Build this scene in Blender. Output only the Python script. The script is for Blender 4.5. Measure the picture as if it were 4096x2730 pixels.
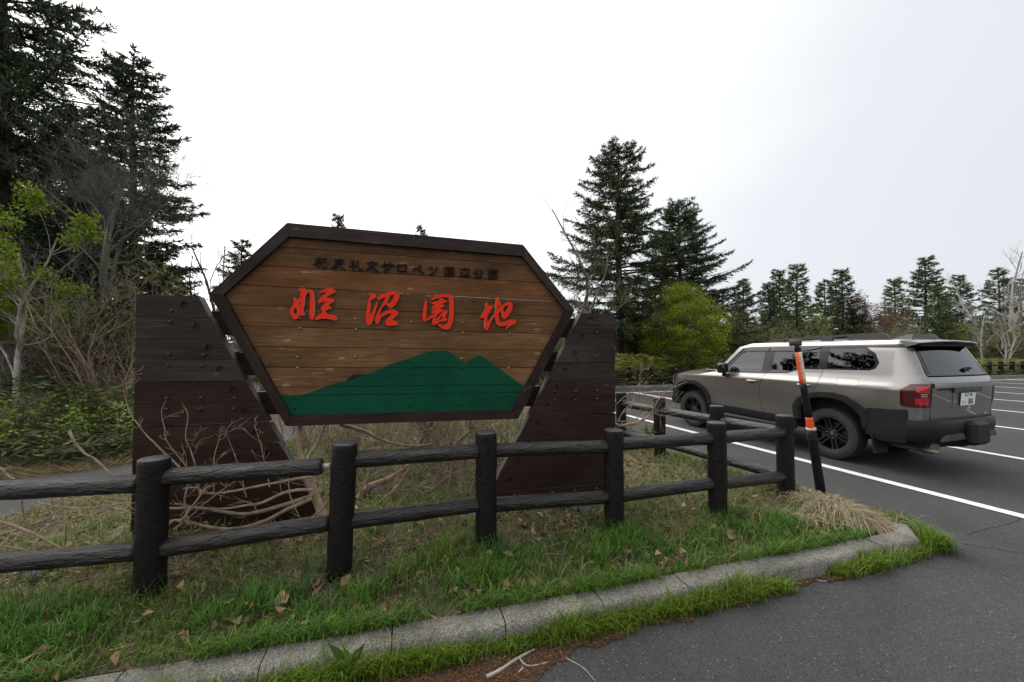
import bpy, math, random
import numpy as np
from mathutils import Vector
from mathutils.geometry import delaunay_2d_cdt

for o in list(bpy.data.objects): bpy.data.objects.remove(o)
SC = bpy.context.scene
COL = SC.collection
PI = math.pi

# ------------------------------------------------------------------ camera
CAM_H, FPX, PITCH, PW, PH = 1.70, 1592.3, 0.0249, 4096, 2730
cd = bpy.data.cameras.new('camera'); cam = bpy.data.objects.new('camera', cd); COL.objects.link(cam)
cd.sensor_width = 36.0; cd.lens = FPX/PW*36.0; cd.clip_start = 0.05; cd.clip_end = 3000
cam.location = (0, 0, CAM_H); cam.rotation_euler = (PI/2+PITCH, 0, 0)
SC.camera = cam
SC.view_settings.view_transform = 'Standard'; SC.view_settings.look = 'None'
SC.view_settings.exposure = 0.45; SC.view_settings.gamma = 1.0
SC.cycles.max_bounces = 6; SC.cycles.transparent_max_bounces = 12

# ------------------------------------------------------------------ sky and sun (bright overcast)
SUN_AZ, SUN_EL = math.radians(-28), math.radians(48)      # azimuth from +Y towards +X
sdir = Vector((math.sin(SUN_AZ)*math.cos(SUN_EL), math.cos(SUN_AZ)*math.cos(SUN_EL), math.sin(SUN_EL)))
world = bpy.data.worlds.new('World'); SC.world = world; world.use_nodes = True
nt = world.node_tree; nt.nodes.clear()
def N(tree, typ, **kw):
    n = tree.nodes.new(typ)
    for k, v in kw.items():
        if k.startswith('i_'):
            k2 = k[2:]; n.inputs[int(k2) if k2.isdigit() else k2].default_value = v
        else: setattr(n, k, v)
    return n
wo = N(nt, 'ShaderNodeOutputWorld'); bg = N(nt, 'ShaderNodeBackground'); bg.inputs[1].default_value = 0.1
sky = N(nt, 'ShaderNodeTexSky'); sky.sky_type = 'NISHITA'; sky.sun_disc = False
sky.sun_elevation = SUN_EL; sky.sun_rotation = SUN_AZ; sky.dust_density = 3.0
tc = N(nt, 'ShaderNodeTexCoord')
dot = N(nt, 'ShaderNodeVectorMath', operation='DOT_PRODUCT'); dot.inputs[1].default_value = Vector((-0.75, 0.25, 0.61)).normalized()   # cloud is thinnest to the left, greyer to the right
nt.links.new(tc.outputs['Generated'], dot.inputs[0])
noi = N(nt, 'ShaderNodeTexNoise'); noi.inputs['Scale'].default_value = 1.6; noi.inputs['Detail'].default_value = 4
mp = N(nt, 'ShaderNodeMapping'); mp.inputs['Scale'].default_value = (1, 1, 2.5)
nt.links.new(tc.outputs['Generated'], mp.inputs[0]); nt.links.new(mp.outputs[0], noi.inputs['Vector'])
ad = N(nt, 'ShaderNodeMath', operation='MULTIPLY_ADD'); ad.inputs[1].default_value = 0.30
nt.links.new(noi.outputs['Fac'], ad.inputs[0]); nt.links.new(dot.outputs['Value'], ad.inputs[2])
rmp = N(nt, 'ShaderNodeValToRGB'); cr = rmp.color_ramp
mr = N(nt, 'ShaderNodeMapRange'); mr.inputs['From Min'].default_value = -0.6; mr.inputs['From Max'].default_value = 1.1
nt.links.new(ad.outputs[0], mr.inputs[0]); nt.links.new(mr.outputs[0], rmp.inputs[0])
def ds(d): return (d+0.15+0.6)/1.7
cr.elements[0].position = 0.0; cr.elements[0].color = (0.270, 0.284, 0.298, 1)
cr.elements[1].position = ds(0.02); cr.elements[1].color = (0.318, 0.334, 0.348, 1)
e = cr.elements.new(ds(0.20)); e.color = (0.385, 0.392, 0.398, 1)
e = cr.elements.new(ds(0.42)); e.color = (0.50, 0.50, 0.50, 1)
e = cr.elements.new(1.0); e.color = (0.82, 0.81, 0.795, 1)
sc10 = N(nt, 'ShaderNodeVectorMath', operation='SCALE'); sc10.inputs['Scale'].default_value = 20.0
nt.links.new(rmp.outputs[0], sc10.inputs[0])
mx = N(nt, 'ShaderNodeMix', data_type='RGBA'); mx.inputs[0].default_value = 0.93
nt.links.new(sky.outputs[0], mx.inputs[6]); nt.links.new(sc10.outputs[0], mx.inputs[7])
nt.links.new(mx.outputs[2], bg.inputs[0]); nt.links.new(bg.outputs[0], wo.inputs[0])
sl = bpy.data.lights.new('sun', 'SUN'); sl.energy = 1.5; sl.angle = math.radians(55); sl.color = (1.0, 0.96, 0.90)
sun = bpy.data.objects.new('sun', sl); COL.objects.link(sun)
sun.rotation_euler = (-sdir).to_track_quat('-Z', 'Y').to_euler(); sun.location = sdir*60

# ------------------------------------------------------------------ pixel helpers (4096x2730 photograph pixels)
_c, _s = math.cos(PITCH), math.sin(PITCH)
CAMP = np.array([0, 0, CAM_H])
def ray(px, py):
    a, b = (px-PW/2)/FPX, (PH/2-py)/FPX
    return np.array([a, _c-b*_s, _s+b*_c])
def gnd(px, py, z=0.0):
    d = ray(px, py); t = (z-CAM_H)/d[2]; return np.array([d[0]*t, d[1]*t, z])
def onplane(px, py, p0, n):
    d = ray(px, py); t = np.dot(np.asarray(p0)-CAMP, n)/np.dot(d, n); return CAMP+d*t
def atdepth(px, py, Y):
    d = ray(px, py); return CAMP+d*(Y/d[1])
D = 4096/2353.0

# ------------------------------------------------------------------ object helpers
def tag(o, label=None, cat=None, group=None, kind=None):
    if label: o['label'] = label
    if cat: o['category'] = cat
    if group: o['group'] = group
    if kind: o['kind'] = kind
    return o
def empty(name, loc=(0,0,0), rz=0, parent=None):
    o = bpy.data.objects.new(name, None); COL.objects.link(o); o.location = loc; o.rotation_euler = (0,0,rz)
    o.empty_display_size = 0.1
    if parent: o.parent = parent
    return o
def link(name, me, parent=None, mats=None):
    o = bpy.data.objects.new(name, me); COL.objects.link(o)
    if mats is not None:
        for m in (mats if isinstance(mats, (list, tuple)) else [mats]): me.materials.append(m)
    if parent: o.parent = parent
    return o
def np_mesh(name, V, tris=None, quads=None, smooth=False, col=None, mat_idx=None):
    me = bpy.data.meshes.new(name)
    V = np.asarray(V, dtype=np.float32).reshape(-1, 3)
    parts, starts, tot = [], [], 0
    nf = 0
    for F, k in ((tris, 3), (quads, 4)):
        if F is not None and len(F):
            F = np.asarray(F, dtype=np.int32).reshape(-1, k); parts.append(F.ravel())
            starts.append(tot+np.arange(len(F))*k); tot += F.size; nf += len(F)
    me.vertices.add(len(V)); me.vertices.foreach_set('co', V.ravel())
    me.loops.add(tot); me.loops.foreach_set('vertex_index', np.concatenate(parts))
    me.polygons.add(nf); me.polygons.foreach_set('loop_start', np.concatenate(starts).astype(np.int32))
    if smooth: me.polygons.foreach_set('use_smooth', np.ones(nf, dtype=bool))
    if mat_idx is not None: me.polygons.foreach_set('material_index', np.asarray(mat_idx, dtype=np.int32))
    me.update(calc_edges=True)
    if col is not None:
        a = me.color_attributes.new('Col', 'FLOAT_COLOR', 'POINT')
        c = np.ones((len(V), 4), dtype=np.float32); c[:, :3] = col; a.data.foreach_set('color', c.ravel())
    me.validate(clean_customdata=False)
    return me

class MB:
    """collects shapes into one mesh"""
    def __init__(s): s.v = []; s.f = []; s.m = []; s.sm = []
    def add(s, vs, fs, m=0, smooth=False):
        b = len(s.v); s.v += [tuple(map(float, v)) for v in vs]
        for f in fs: s.f.append(tuple(b+i for i in f)); s.m.append(m); s.sm.append(smooth)
    def box(s, x0, x1, y0, y1, z0, z1, m=0):
        vs = [(x,y,z) for z in (z0,z1) for y in (y0,y1) for x in (x0,x1)]
        s.add(vs, [(0,2,3,1),(4,5,7,6),(0,1,5,4),(2,6,7,3),(0,4,6,2),(1,3,7,5)], m)
    def bevbox(s, x0, x1, y0, y1, z0, z1, b=0.01, m=0):
        # box with chamfered vertical and horizontal edges
        vs = []; idx = {}
        X, Y, Z = (x0,x1), (y0,y1), (z0,z1)
        def P(i,j,k,ax):
            p = [X[i]+(b if i==0 else -b), Y[j]+(b if j==0 else -b), Z[k]+(b if k==0 else -b)]
            p[ax] = (X,Y,Z)[ax][(i,j,k)[ax]]
            key = (i,j,k,ax)
            if key not in idx: idx[key] = len(vs); vs.append(tuple(p))
            return idx[key]
        fs = []
        for ax in range(3):
            a1, a2 = (ax+1)%3, (ax+2)%3
            for sd in (0,1):
                q = []
                for u, w in ((0,0),(1,0),(1,1),(0,1)):
                    k = [0,0,0]; k[ax] = sd; k[a1] = u; k[a2] = w; q.append(P(*k, ax))
                fs.append(tuple(q if sd else q[::-1]))
        for ax in range(3):
            a1, a2 = (ax+1)%3, (ax+2)%3
            for u in (0,1):
                for w in (0,1):
                    k0 = [0,0,0]; k0[a1] = u; k0[a2] = w; k1 = list(k0); k1[ax] = 1
                    fs.append((P(*k0,a1),P(*k1,a1),P(*k1,a2),P(*k0,a2)))
        for i in (0,1):
            for j in (0,1):
                for k in (0,1): fs.append((P(i,j,k,0),P(i,j,k,1),P(i,j,k,2)))
        s.add(vs, fs, m)
    def tube(s, pts, rad, n=8, m=0, cap=True, smooth=True):
        pts = [Vector(p) for p in pts]; k = len(pts)
        if not hasattr(rad, '__len__'): rad = [rad]*k
        up = None; base = len(s.v); vs = []
        for i, p in enumerate(pts):
            t = (pts[min(i+1,k-1)]-pts[max(i-1,0)])
            if t.length < 1e-9: t = Vector((0,0,1))
            t.normalize()
            if up is None:
                up = t.orthogonal().normalized()
            else:
                up = (up-t*up.dot(t));
                up = up.normalized() if up.length > 1e-6 else t.orthogonal().normalized()
            w = t.cross(up)
            for j in range(n):
                a = 2*PI*j/n; vs.append(p+(up*math.cos(a)+w*math.sin(a))*rad[i])
        fs = [(i*n+j, i*n+(j+1)%n, (i+1)*n+(j+1)%n, (i+1)*n+j) for i in range(k-1) for j in range(n)]
        s.add(vs, fs, m, smooth)
        if cap:
            b = base
            s.f.append(tuple(b+j for j in reversed(range(n)))); s.m.append(m); s.sm.append(False)
            s.f.append(tuple(b+(k-1)*n+j for j in range(n))); s.m.append(m); s.sm.append(False)
    def lathe(s, prof, n=24, axis='z', m=0, smooth=True, center=(0,0,0)):
        vs = []
        for r, h in prof:
            for j in range(n):
                a = 2*PI*j/n; c, d = r*math.cos(a), r*math.sin(a)
                p = {'z': (c,d,h), 'y': (c,h,d), 'x': (h,c,d)}[axis]
                vs.append((p[0]+center[0], p[1]+center[1], p[2]+center[2]))
        k = len(prof)
        fs = [(i*n+j, i*n+(j+1)%n, (i+1)*n+(j+1)%n, (i+1)*n+j) for i in range(k-1) for j in range(n)]
        s.add(vs, fs, m, smooth)
    def build(s, name, mats, parent=None):
        me = bpy.data.meshes.new(name); me.from_pydata(s.v, [], s.f)
        me.polygons.foreach_set('material_index', s.m); me.polygons.foreach_set('use_smooth', s.sm)
        me.update()
        return link(name, me, parent, mats)

def inpoly(P, poly):
    P = np.asarray(P); x, y = P[:,0], P[:,1]; r = np.zeros(len(P), bool)
    q = np.asarray(poly); j = len(q)-1
    for i in range(len(q)):
        xi, yi = q[i]; xj, yj = q[j]
        c = ((yi > y) != (yj > y))
        with np.errstate(divide='ignore', invalid='ignore'):
            r ^= c & (x < (xj-xi)*(y-yi)/(yj-yi+1e-30)+xi)
        j = i
    return r
def resample(poly, step):
    out = []
    for i in range(len(poly)):
        a, b = np.array(poly[i], float), np.array(poly[(i+1)%len(poly)], float)
        k = max(1, int(math.ceil(np.linalg.norm(b-a)/step)))
        for t in range(k): out.append(tuple(a+(b-a)*t/k))
    return out
def segdist(P, poly):
    P = np.asarray(P); d = np.full(len(P), 1e9)
    q = np.asarray(poly, float)
    for i in range(len(q)):
        a, b = q[i], q[(i+1)%len(q)]; ab = b-a
        t = np.clip(((P-a)@ab)/(ab@ab+1e-12), 0, 1)
        d = np.minimum(d, np.linalg.norm(P-(a+t[:,None]*ab), axis=1))
    return d
def fill2d(outer, holes=(), grid=None):
    """triangulate polygon with holes; returns verts2d, tris, boundary loops (index lists)"""
    loops = [outer]+list(holes)
    if grid: loops = [resample(l, grid) for l in loops]
    pts, edges = [], []
    for l in loops:
        b = len(pts); pts += [tuple(p) for p in l]
        edges += [(b+i, b+(i+1)%len(l)) for i in range(len(l))]
    if grid:
        o = np.array(outer); x0, y0 = o.min(0); x1, y1 = o.max(0)
        gx, gy = np.meshgrid(np.arange(x0+grid/2, x1, grid), np.arange(y0+grid/2, y1, grid))
        G = np.c_[gx.ravel(), gy.ravel()]
        if len(G):
            k = inpoly(G, outer)
            for h in holes: k &= ~inpoly(G, h)
            for l in [outer]+list(holes): k &= segdist(G, l) > grid*0.45
            pts += [tuple(p) for p in G[k]]
    r = delaunay_2d_cdt([Vector(p) for p in pts], edges, [], 0, 1e-7)
    V = np.array([tuple(v) for v in r[0]]); T = [list(f) for f in r[2]]
    T = np.array([f for f in T if len(f) == 3])
    cen = V[T].mean(1)
    k = inpoly(cen, outer)
    for h in holes: k &= ~inpoly(cen, h)
    T = T[k]
    # orient ccw
    a = V[T]; area = (a[:,1,0]-a[:,0,0])*(a[:,2,1]-a[:,0,1])-(a[:,1,1]-a[:,0,1])*(a[:,2,0]-a[:,0,0])
    T = T[np.abs(area) > 1e-10]; area = area[np.abs(area) > 1e-10]
    T[area < 0] = T[area < 0][:, ::-1]
    from collections import Counter
    ec = {}
    for t in T:
        for i in range(3):
            e = (t[i], t[(i+1)%3]); ec[e] = 1
    bd = [e for e in ec if (e[1], e[0]) not in ec]
    return V, T, bd
def prism(outer, holes, fmap, d0, d1, mb, m_front=0, m_side=0, grid=None, back=False):
    """extrude a 2d polygon: front at depth d1, sides back to d0; fmap(u,v,d)->3d. 2d ccw seen from +d"""
    V, T, bd = fill2d(outer, holes, grid); n = len(V)
    F = [fmap(u, v, d1) for u, v in V]; B = [fmap(u, v, d0) for u, v in V]
    mb.add(F, [tuple(t) for t in T], m_front)
    if back: mb.add(B, [tuple(t[::-1]) for t in T], m_side)
    vs, fs = [], []
    for a, b in bd:
        k = len(vs); vs += [F[a], F[b], B[b], B[a]]; fs.append((k+3, k+2, k+1, k))
    # outward: front edge a->b is ccw, side outward = (a, B[a], B[b], b)
    mb.add(vs, [(f[3], f[0], f[1], f[2]) for f in fs], m_side)
def copy_tree(o, parent=None):
    c = o.copy(); COL.objects.link(c); c.parent = parent
    for ch in list(o.children): copy_tree(ch, c)
    return c

# ------------------------------------------------------------------ materials
def newmat(name):
    m = bpy.data.materials.new(name); m.use_nodes = True; t = m.node_tree; t.nodes.clear()
    out = N(t, 'ShaderNodeOutputMaterial'); b = N(t, 'ShaderNodeBsdfPrincipled'); t.links.new(b.outputs[0], out.inputs[0])
    return m, t, b, out
def L(t, a, b): t.links.new(a, b)
def ramp(t, fac, stops):
    r = N(t, 'ShaderNodeValToRGB'); cr = r.color_ramp
    while len(cr.elements) < len(stops): cr.elements.new(0.5)
    for e, (p, c) in zip(cr.elements, stops): e.position = p; e.color = (*c, 1) if len(c) == 3 else c
    L(t, fac, r.inputs[0]); return r.outputs[0]
def noise(t, vec, scale, detail=4, rough=0.6, dist=0.0):
    n = N(t, 'ShaderNodeTexNoise'); n.inputs['Scale'].default_value = scale; n.inputs['Detail'].default_value = detail
    n.inputs['Roughness'].default_value = rough; n.inputs['Distortion'].default_value = dist
    if vec is not None: L(t, vec, n.inputs['Vector'])
    return n.outputs['Fac']
def coord(t, scale=(1,1,1), which='Object'):
    c = N(t, 'ShaderNodeTexCoord'); m = N(t, 'ShaderNodeMapping'); m.inputs['Scale'].default_value = scale
    L(t, c.outputs[which], m.inputs[0]); return m.outputs[0]
def mixc(t, fac, a, b, mode='MIX'):
    m = N(t, 'ShaderNodeMix', data_type='RGBA', blend_type=mode)
    for i, v in ((0, fac), (6, a), (7, b)):
        if isinstance(v, (int, float)): m.inputs[i].default_value = v
        elif isinstance(v, tuple): m.inputs[i].default_value = (*v, 1) if len(v) == 3 else v
        else: L(t, v, m.inputs[i])
    return m.outputs[2]
def bump(t, h, b, strength=0.3, dist=0.01):
    n = N(t, 'ShaderNodeBump'); n.inputs['Strength'].default_value = strength; n.inputs['Distance'].default_value = dist
    L(t, h, n.inputs['Height']); L(t, n.outputs[0], b.inputs['Normal'])
def simple(name, col, rough=0.6, metal=0.0, var=0.15, scale=8.0, bmp=0.0, coat=0.0):
    m, t, b, o = newmat(name)
    f = noise(t, coord(t), scale)
    c0 = tuple(c*(1-var) for c in col); c1 = tuple(min(1, c*(1+var)) for c in col)
    L(t, ramp(t, f, [(0.3, c0), (0.7, c1)]), b.inputs['Base Color'])
    b.inputs['Roughness'].default_value = rough; b.inputs['Metallic'].default_value = metal
    b.inputs['Coat Weight'].default_value = coat
    if bmp: bump(t, noise(t, coord(t), scale*6, 3), b, bmp, 0.004)
    return m
def objrand(t):
    return N(t, 'ShaderNodeObjectInfo').outputs['Random']
def wood(name, dark, light, streak=(0.5,0.35,0.22), streak_amt=0.3, axis=0, rough=0.65, weather=None, gscale=1.0):
    """painted or stained plank; grain runs along local x"""
    m, t, b, o = newmat(name)
    oi = N(t, 'ShaderNodeObjectInfo'); cc = N(t, 'ShaderNodeTexCoord')
    off = N(t, 'ShaderNodeVectorMath', operation='SCALE'); off.inputs[0].default_value = (17.3, 0.0, 9.1)
    L(t, oi.outputs['Random'], off.inputs['Scale'])
    ad = N(t, 'ShaderNodeVectorMath', operation='ADD'); L(t, cc.outputs['Object'], ad.inputs[0]); L(t, off.outputs[0], ad.inputs[1])
    def mp(s):
        q = N(t, 'ShaderNodeMapping'); q.inputs['Scale'].default_value = s; L(t, ad.outputs[0], q.inputs[0]); return q.outputs[0]
    g1 = noise(t, mp((1.2*gscale, 1, 26*gscale)), 2.0, 6, 0.65, 0.4)
    g2 = noise(t, mp((3, 1, 110)), 2.0, 3, 0.6)
    big = noise(t, mp((0.9, 1, 2.0)), 1.3, 3)
    base = ramp(t, g1, [(0.25, dark), (0.55, tuple((a+c)/2 for a, c in zip(dark, light))), (0.8, light)])
    br = ramp(t, big, [(0.3, (0.55,0.54,0.52)), (0.7, (1.2,1.18,1.12))])
    base = mixc(t, 1.0, base, br, 'MULTIPLY')
    # lighter worn grain lines
    sm = ramp(t, noise(t, mp((2.2, 1, 60)), 2.2, 4, 0.55, 0.8), [(0.56, (0,0,0)), (0.66, (1,1,1))])
    sk = ramp(t, noise(t, mp((1.1, 1, 5)), 1.7, 2), [(0.45, (0,0,0)), (0.62, (1,1,1))])
    mm = N(t, 'ShaderNodeMath', operation='MULTIPLY'); L(t, sm, mm.inputs[0]); L(t, sk, mm.inputs[1])
    m2 = N(t, 'ShaderNodeMath', operation='MULTIPLY'); L(t, mm.outputs[0], m2.inputs[0]); m2.inputs[1].default_value = streak_amt
    base = mixc(t, m2.outputs[0], base, streak)
    # knots
    vo = N(t, 'ShaderNodeTexVoronoi'); vo.inputs['Scale'].default_value = 1.0; L(t, mp((3.2, 1, 7.5)), vo.inputs['Vector'])
    kn = ramp(t, vo.outputs['Distance'], [(0.03, (0.2,0.2,0.2)), (0.06, (1,1,1)), (0.13, (0,0,0))])
    m3 = N(t, 'ShaderNodeMath', operation='MULTIPLY'); L(t, kn, m3.inputs[0]); m3.inputs[1].default_value = streak_amt*1.2
    base = mixc(t, m3.outputs[0], base, tuple(c*0.9 for c in streak))
    L(t, base, b.inputs['Base Color']); b.inputs['Roughness'].default_value = rough; b.inputs['Specular IOR Level'].default_value = 0.09
    hs = N(t, 'ShaderNodeMath', operation='ADD'); L(t, g1, hs.inputs[0]); L(t, g2, hs.inputs[1])
    bump(t, hs.outputs[0], b, 0.35, 0.004)
    return m
def vcol(name, rough=0.6, trans=0.25, spec=0.3, mul=1.0):
    """foliage: colour from the mesh, thin translucent leaf"""
    m, t, b, o = newmat(name)
    a = N(t, 'ShaderNodeAttribute', attribute_name='Col')
    c = mixc(t, 1.0, a.outputs['Color'], (mul, mul, mul), 'MULTIPLY')
    L(t, c, b.inputs['Base Color']); b.inputs['Roughness'].default_value = rough
    b.inputs['Specular IOR Level'].default_value = spec
    if trans:
        tr = N(t, 'ShaderNodeBsdfTranslucent'); L(t, c, tr.inputs[0])
        mxs = N(t, 'ShaderNodeMixShader'); mxs.inputs[0].default_value = trans
        L(t, b.outputs[0], mxs.inputs[1]); L(t, tr.outputs[0], mxs.inputs[2]); L(t, mxs.outputs[0], o.inputs[0])
    return m
M = {}
def asphalt():
    m, t, b, o = newmat('asphalt')
    c = coord(t)
    big = noise(t, c, 0.35, 5)
    base = ramp(t, big, [(0.3, (0.036,0.0355,0.036)), (0.7, (0.051,0.050,0.050))])
    v = N(t, 'ShaderNodeTexVoronoi'); v.inputs['Scale'].default_value = 150; L(t, c, v.inputs['Vector'])
    st = ramp(t, v.outputs['Color'], [(0.3, (0.68,0.68,0.68)), (0.7, (1.32,1.32,1.32))])
    base = mixc(t, 1.0, base, st, 'MULTIPLY')
    v2 = N(t, 'ShaderNodeTexVoronoi'); v2.inputs['Scale'].default_value = 38; L(t, c, v2.inputs['Vector'])
    sp = ramp(t, v2.outputs['Distance'], [(0.12, (1,1,1)), (0.20, (0,0,0))])
    sel = N(t, 'ShaderNodeSeparateColor'); L(t, v2.outputs['Color'], sel.inputs[0])
    th = N(t, 'ShaderNodeMath', operation='GREATER_THAN'); L(t, sel.outputs[0], th.inputs[0]); th.inputs[1].default_value = 0.62
    mm = N(t, 'ShaderNodeMath', operation='MULTIPLY'); L(t, sp, mm.inputs[0]); L(t, th.outputs[0], mm.inputs[1])
    m2 = N(t, 'ShaderNodeMath', operation='MULTIPLY'); L(t, mm.outputs[0], m2.inputs[0]); m2.inputs[1].default_value = 0.75
    base = mixc(t, m2.outputs[0], base, (0.20,0.197,0.193))
    base = mixc(t, 1.0, base, ramp(t, noise(t, c, 0.9, 6, 0.65, 0.8), [(0.32, (0.78,0.77,0.76)), (0.5, (1,1,1)), (0.72, (1.18,1.17,1.16))]), 'MULTIPLY')
    L(t, base, b.inputs['Base Color']); b.inputs['Roughness'].default_value = 0.82; b.inputs['Specular IOR Level'].default_value = 0.35
    bump(t, v.outputs['Distance'], b, 0.35, 0.004)
    return m
M['asphalt'] = asphalt()
def concrete():
    m, t, b, o = newmat('concrete')
    c = coord(t); g = noise(t, c, 2.2, 6)
    base = ramp(t, g, [(0.25, (0.085,0.080,0.068)), (0.5, (0.175,0.165,0.145)), (0.75, (0.25,0.24,0.215))])
    v = N(t, 'ShaderNodeTexVoronoi'); v.inputs['Scale'].default_value = 130; L(t, c, v.inputs['Vector'])
    base = mixc(t, 1.0, base, ramp(t, v.outputs['Color'], [(0.3, (0.60,0.60,0.60)), (0.7, (1.32,1.30,1.27))]), 'MULTIPLY')
    st = ramp(t, noise(t, coord(t, (1,1,1)), 5.5, 3), [(0.66, (0,0,0)), (0.74, (1,1,1))])
    ms = N(t, 'ShaderNodeMath', operation='MULTIPLY'); L(t, st, ms.inputs[0]); ms.inputs[1].default_value = 0.5
    base = mixc(t, ms.outputs[0], base, (0.10,0.055,0.035))
    mo = ramp(t, noise(t, coord(t), 3.3, 5, 0.7), [(0.54, (0,0,0)), (0.68, (1,1,1))]); mq = N(t, 'ShaderNodeMath', operation='MULTIPLY'); L(t, mo, mq.inputs[0]); mq.inputs[1].default_value = 0.6
    base = mixc(t, mq.outputs[0], base, (0.062,0.066,0.040))
    L(t, base, b.inputs['Base Color']); b.inputs['Roughness'].default_value = 0.9
    bump(t, v.outputs['Distance'], b, 0.6, 0.006)
    return m
M['concrete'] = concrete()
def soil():
    m, t, b, o = newmat('soil')
    c = coord(t); g = noise(t, c, 3.0, 8, 0.7)
    base = ramp(t, g, [(0.28, (0.022,0.015,0.010)), (0.5, (0.075,0.052,0.033)), (0.62, (0.135,0.100,0.055)), (0.78, (0.075,0.080,0.028))])
    g2 = noise(t, c, 60, 4)
    base = mixc(t, 1.0, base, ramp(t, g2, [(0.3, (0.4,0.4,0.4)), (0.7, (1.5,1.5,1.5))]), 'MULTIPLY')
    L(t, base, b.inputs['Base Color']); b.inputs['Roughness'].default_value = 0.95
    bump(t, g2, b, 0.8, 0.02)
    return m
M['soil'] = soil()
def paint_line():
    m, t, b, o = newmat('line_paint')
    c = coord(t)
    w = ramp(t, noise(t, c, 26, 8, 0.8), [(0.33, (0,0,0)), (0.46, (1,1,1))])
    L(t, mixc(t, w, (0.12,0.12,0.12), (0.66,0.67,0.68)), b.inputs['Base Color']); b.inputs['Roughness'].default_value = 0.7
    return m
M['line'] = paint_line()
M['line_orange'] = simple('orange_line_paint', (0.60,0.22,0.06), 0.7, var=0.3, scale=30)
M['plank'] = wood('stained_plank', (0.080,0.040,0.019), (0.195,0.101,0.048), (0.40,0.27,0.16), 0.45)
M['plank_red'] = wood('reddish_plank', (0.120,0.050,0.021), (0.250,0.108,0.045), (0.44,0.28,0.17), 0.5)
M['plank_low'] = wood('lighter_plank', (0.105,0.053,0.025), (0.245,0.132,0.062), (0.46,0.33,0.20), 0.5)
M['plank_top'] = wood('weathered_plank', (0.085,0.043,0.021), (0.175,0.092,0.046), (0.28,0.21,0.15), 0.5)
M['dark_board'] = wood('dark_brown_board', (0.022,0.0125,0.0105), (0.049,0.027,0.0225), (0.10,0.08,0.072), 0.45, rough=0.5)
M['grey_board'] = wood('weathered_dark_board', (0.028,0.0205,0.019), (0.066,0.050,0.046), (0.14,0.12,0.115), 0.6, rough=0.55)
M['frame'] = wood('frame_board', (0.020,0.013,0.0115), (0.046,0.031,0.027), (0.12,0.095,0.08), 0.45, rough=0.5)
M['edge_grain'] = simple('end_grain', (0.050,0.042,0.038), 0.8, var=0.5, scale=30, bmp=0.4)
def paint_worn(name, col, under, amt=0.62, rough=0.4):
    m, t, b, o = newmat(name)
    w = ramp(t, noise(t, coord(t, (1.2,1,22)), 2.6, 6, 0.7, 0.6), [(amt, (0,0,0)), (amt+0.07, (1,1,1))])
    k = ramp(t, noise(t, coord(t, (1,1,4)), 1.2, 2), [(0.42, (0,0,0)), (0.6, (1,1,1))])
    mm = N(t, 'ShaderNodeMath', operation='MULTIPLY'); L(t, w, mm.inputs[0]); L(t, k, mm.inputs[1])
    v = ramp(t, noise(t, coord(t), 3.0, 3), [(0.3, tuple(c*0.8 for c in col)), (0.7, tuple(c*1.15 for c in col))])
    L(t, mixc(t, mm.outputs[0], v, under), b.inputs['Base Color']); b.inputs['Roughness'].default_value = rough
    b.inputs['Specular IOR Level'].default_value = 0.1; bump(t, noise(t, coord(t, (1.5,1,60)), 2.0, 4), b, 0.3, 0.003)
    return m
M['green'] = paint_worn('green_paint', (0.0042,0.066,0.034), (0.035,0.065,0.05))
M['red'] = simple('red_paint', (0.78,0.040,0.016), 0.6, var=0.06, scale=5); M['red'].node_tree.nodes['Principled BSDF'].inputs['Specular IOR Level'].default_value = 0.08
M['pale_edge'] = simple('pale_cut_edge', (0.55,0.50,0.44), 0.7, var=0.2, scale=40)
M['grey_edge'] = simple('grey_cut_edge', (0.22,0.20,0.17), 0.7, var=0.3, scale=40)
M['black_paint'] = simple('black_paint', (0.007,0.008,0.011), 0.85, var=0.2); M['black_paint'].node_tree.nodes['Principled BSDF'].inputs['Specular IOR Level'].default_value = 0.1
M['brass'] = simple('brass_bolt', (0.30,0.22,0.12), 0.4, 0.5, var=0.3, scale=20)
M['iron'] = simple('painted_bolt', (0.035,0.030,0.028), 0.4, 0.2, var=0.3, scale=20)
M['void'] = simple('dark_recess', (0.008,0.006,0.005), 0.9)
def bark_fence(name, col, gloss=0.42, sx=3.5, sy=26.0, spec=0.4, bm=0.9):
    m, t, b, o = newmat(name)
    v = noise(t, coord(t, (sx, sy, sy)), 1.0, 5, 0.55, 1.1)
    v2 = noise(t, coord(t, (sx*4, sy*2.4, sy*2.4)), 1.0, 3, 0.6, 0.5)
    L(t, ramp(t, v, [(0.3, tuple(c*0.7 for c in col)), (0.7, tuple(c*1.3 for c in col))]), b.inputs['Base Color'])
    b.inputs['Roughness'].default_value = gloss; b.inputs['Specular IOR Level'].default_value = spec
    s = N(t, 'ShaderNodeMath', operation='MULTIPLY_ADD'); L(t, v2, s.inputs[0]); s.inputs[1].default_value = 0.35; L(t, v, s.inputs[2])
    bump(t, s.outputs[0], b, bm, 0.03)
    return m
M['rail'] = bark_fence('fence_rail', (0.0125,0.0100,0.0092), 0.34, 5.5, 26.0, 0.5, 0.8)
M['post'] = bark_fence('fence_post', (0.0092,0.0076,0.0072), 0.5, 30, 14, 0.2, 0.3)
M['post_top'] = simple('fence_post_top', (0.030,0.028,0.029), 0.55, var=0.3, scale=25, bmp=0.4)
M['pvc'] = simple('pale_pipe', (0.45,0.44,0.38), 0.5)
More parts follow.
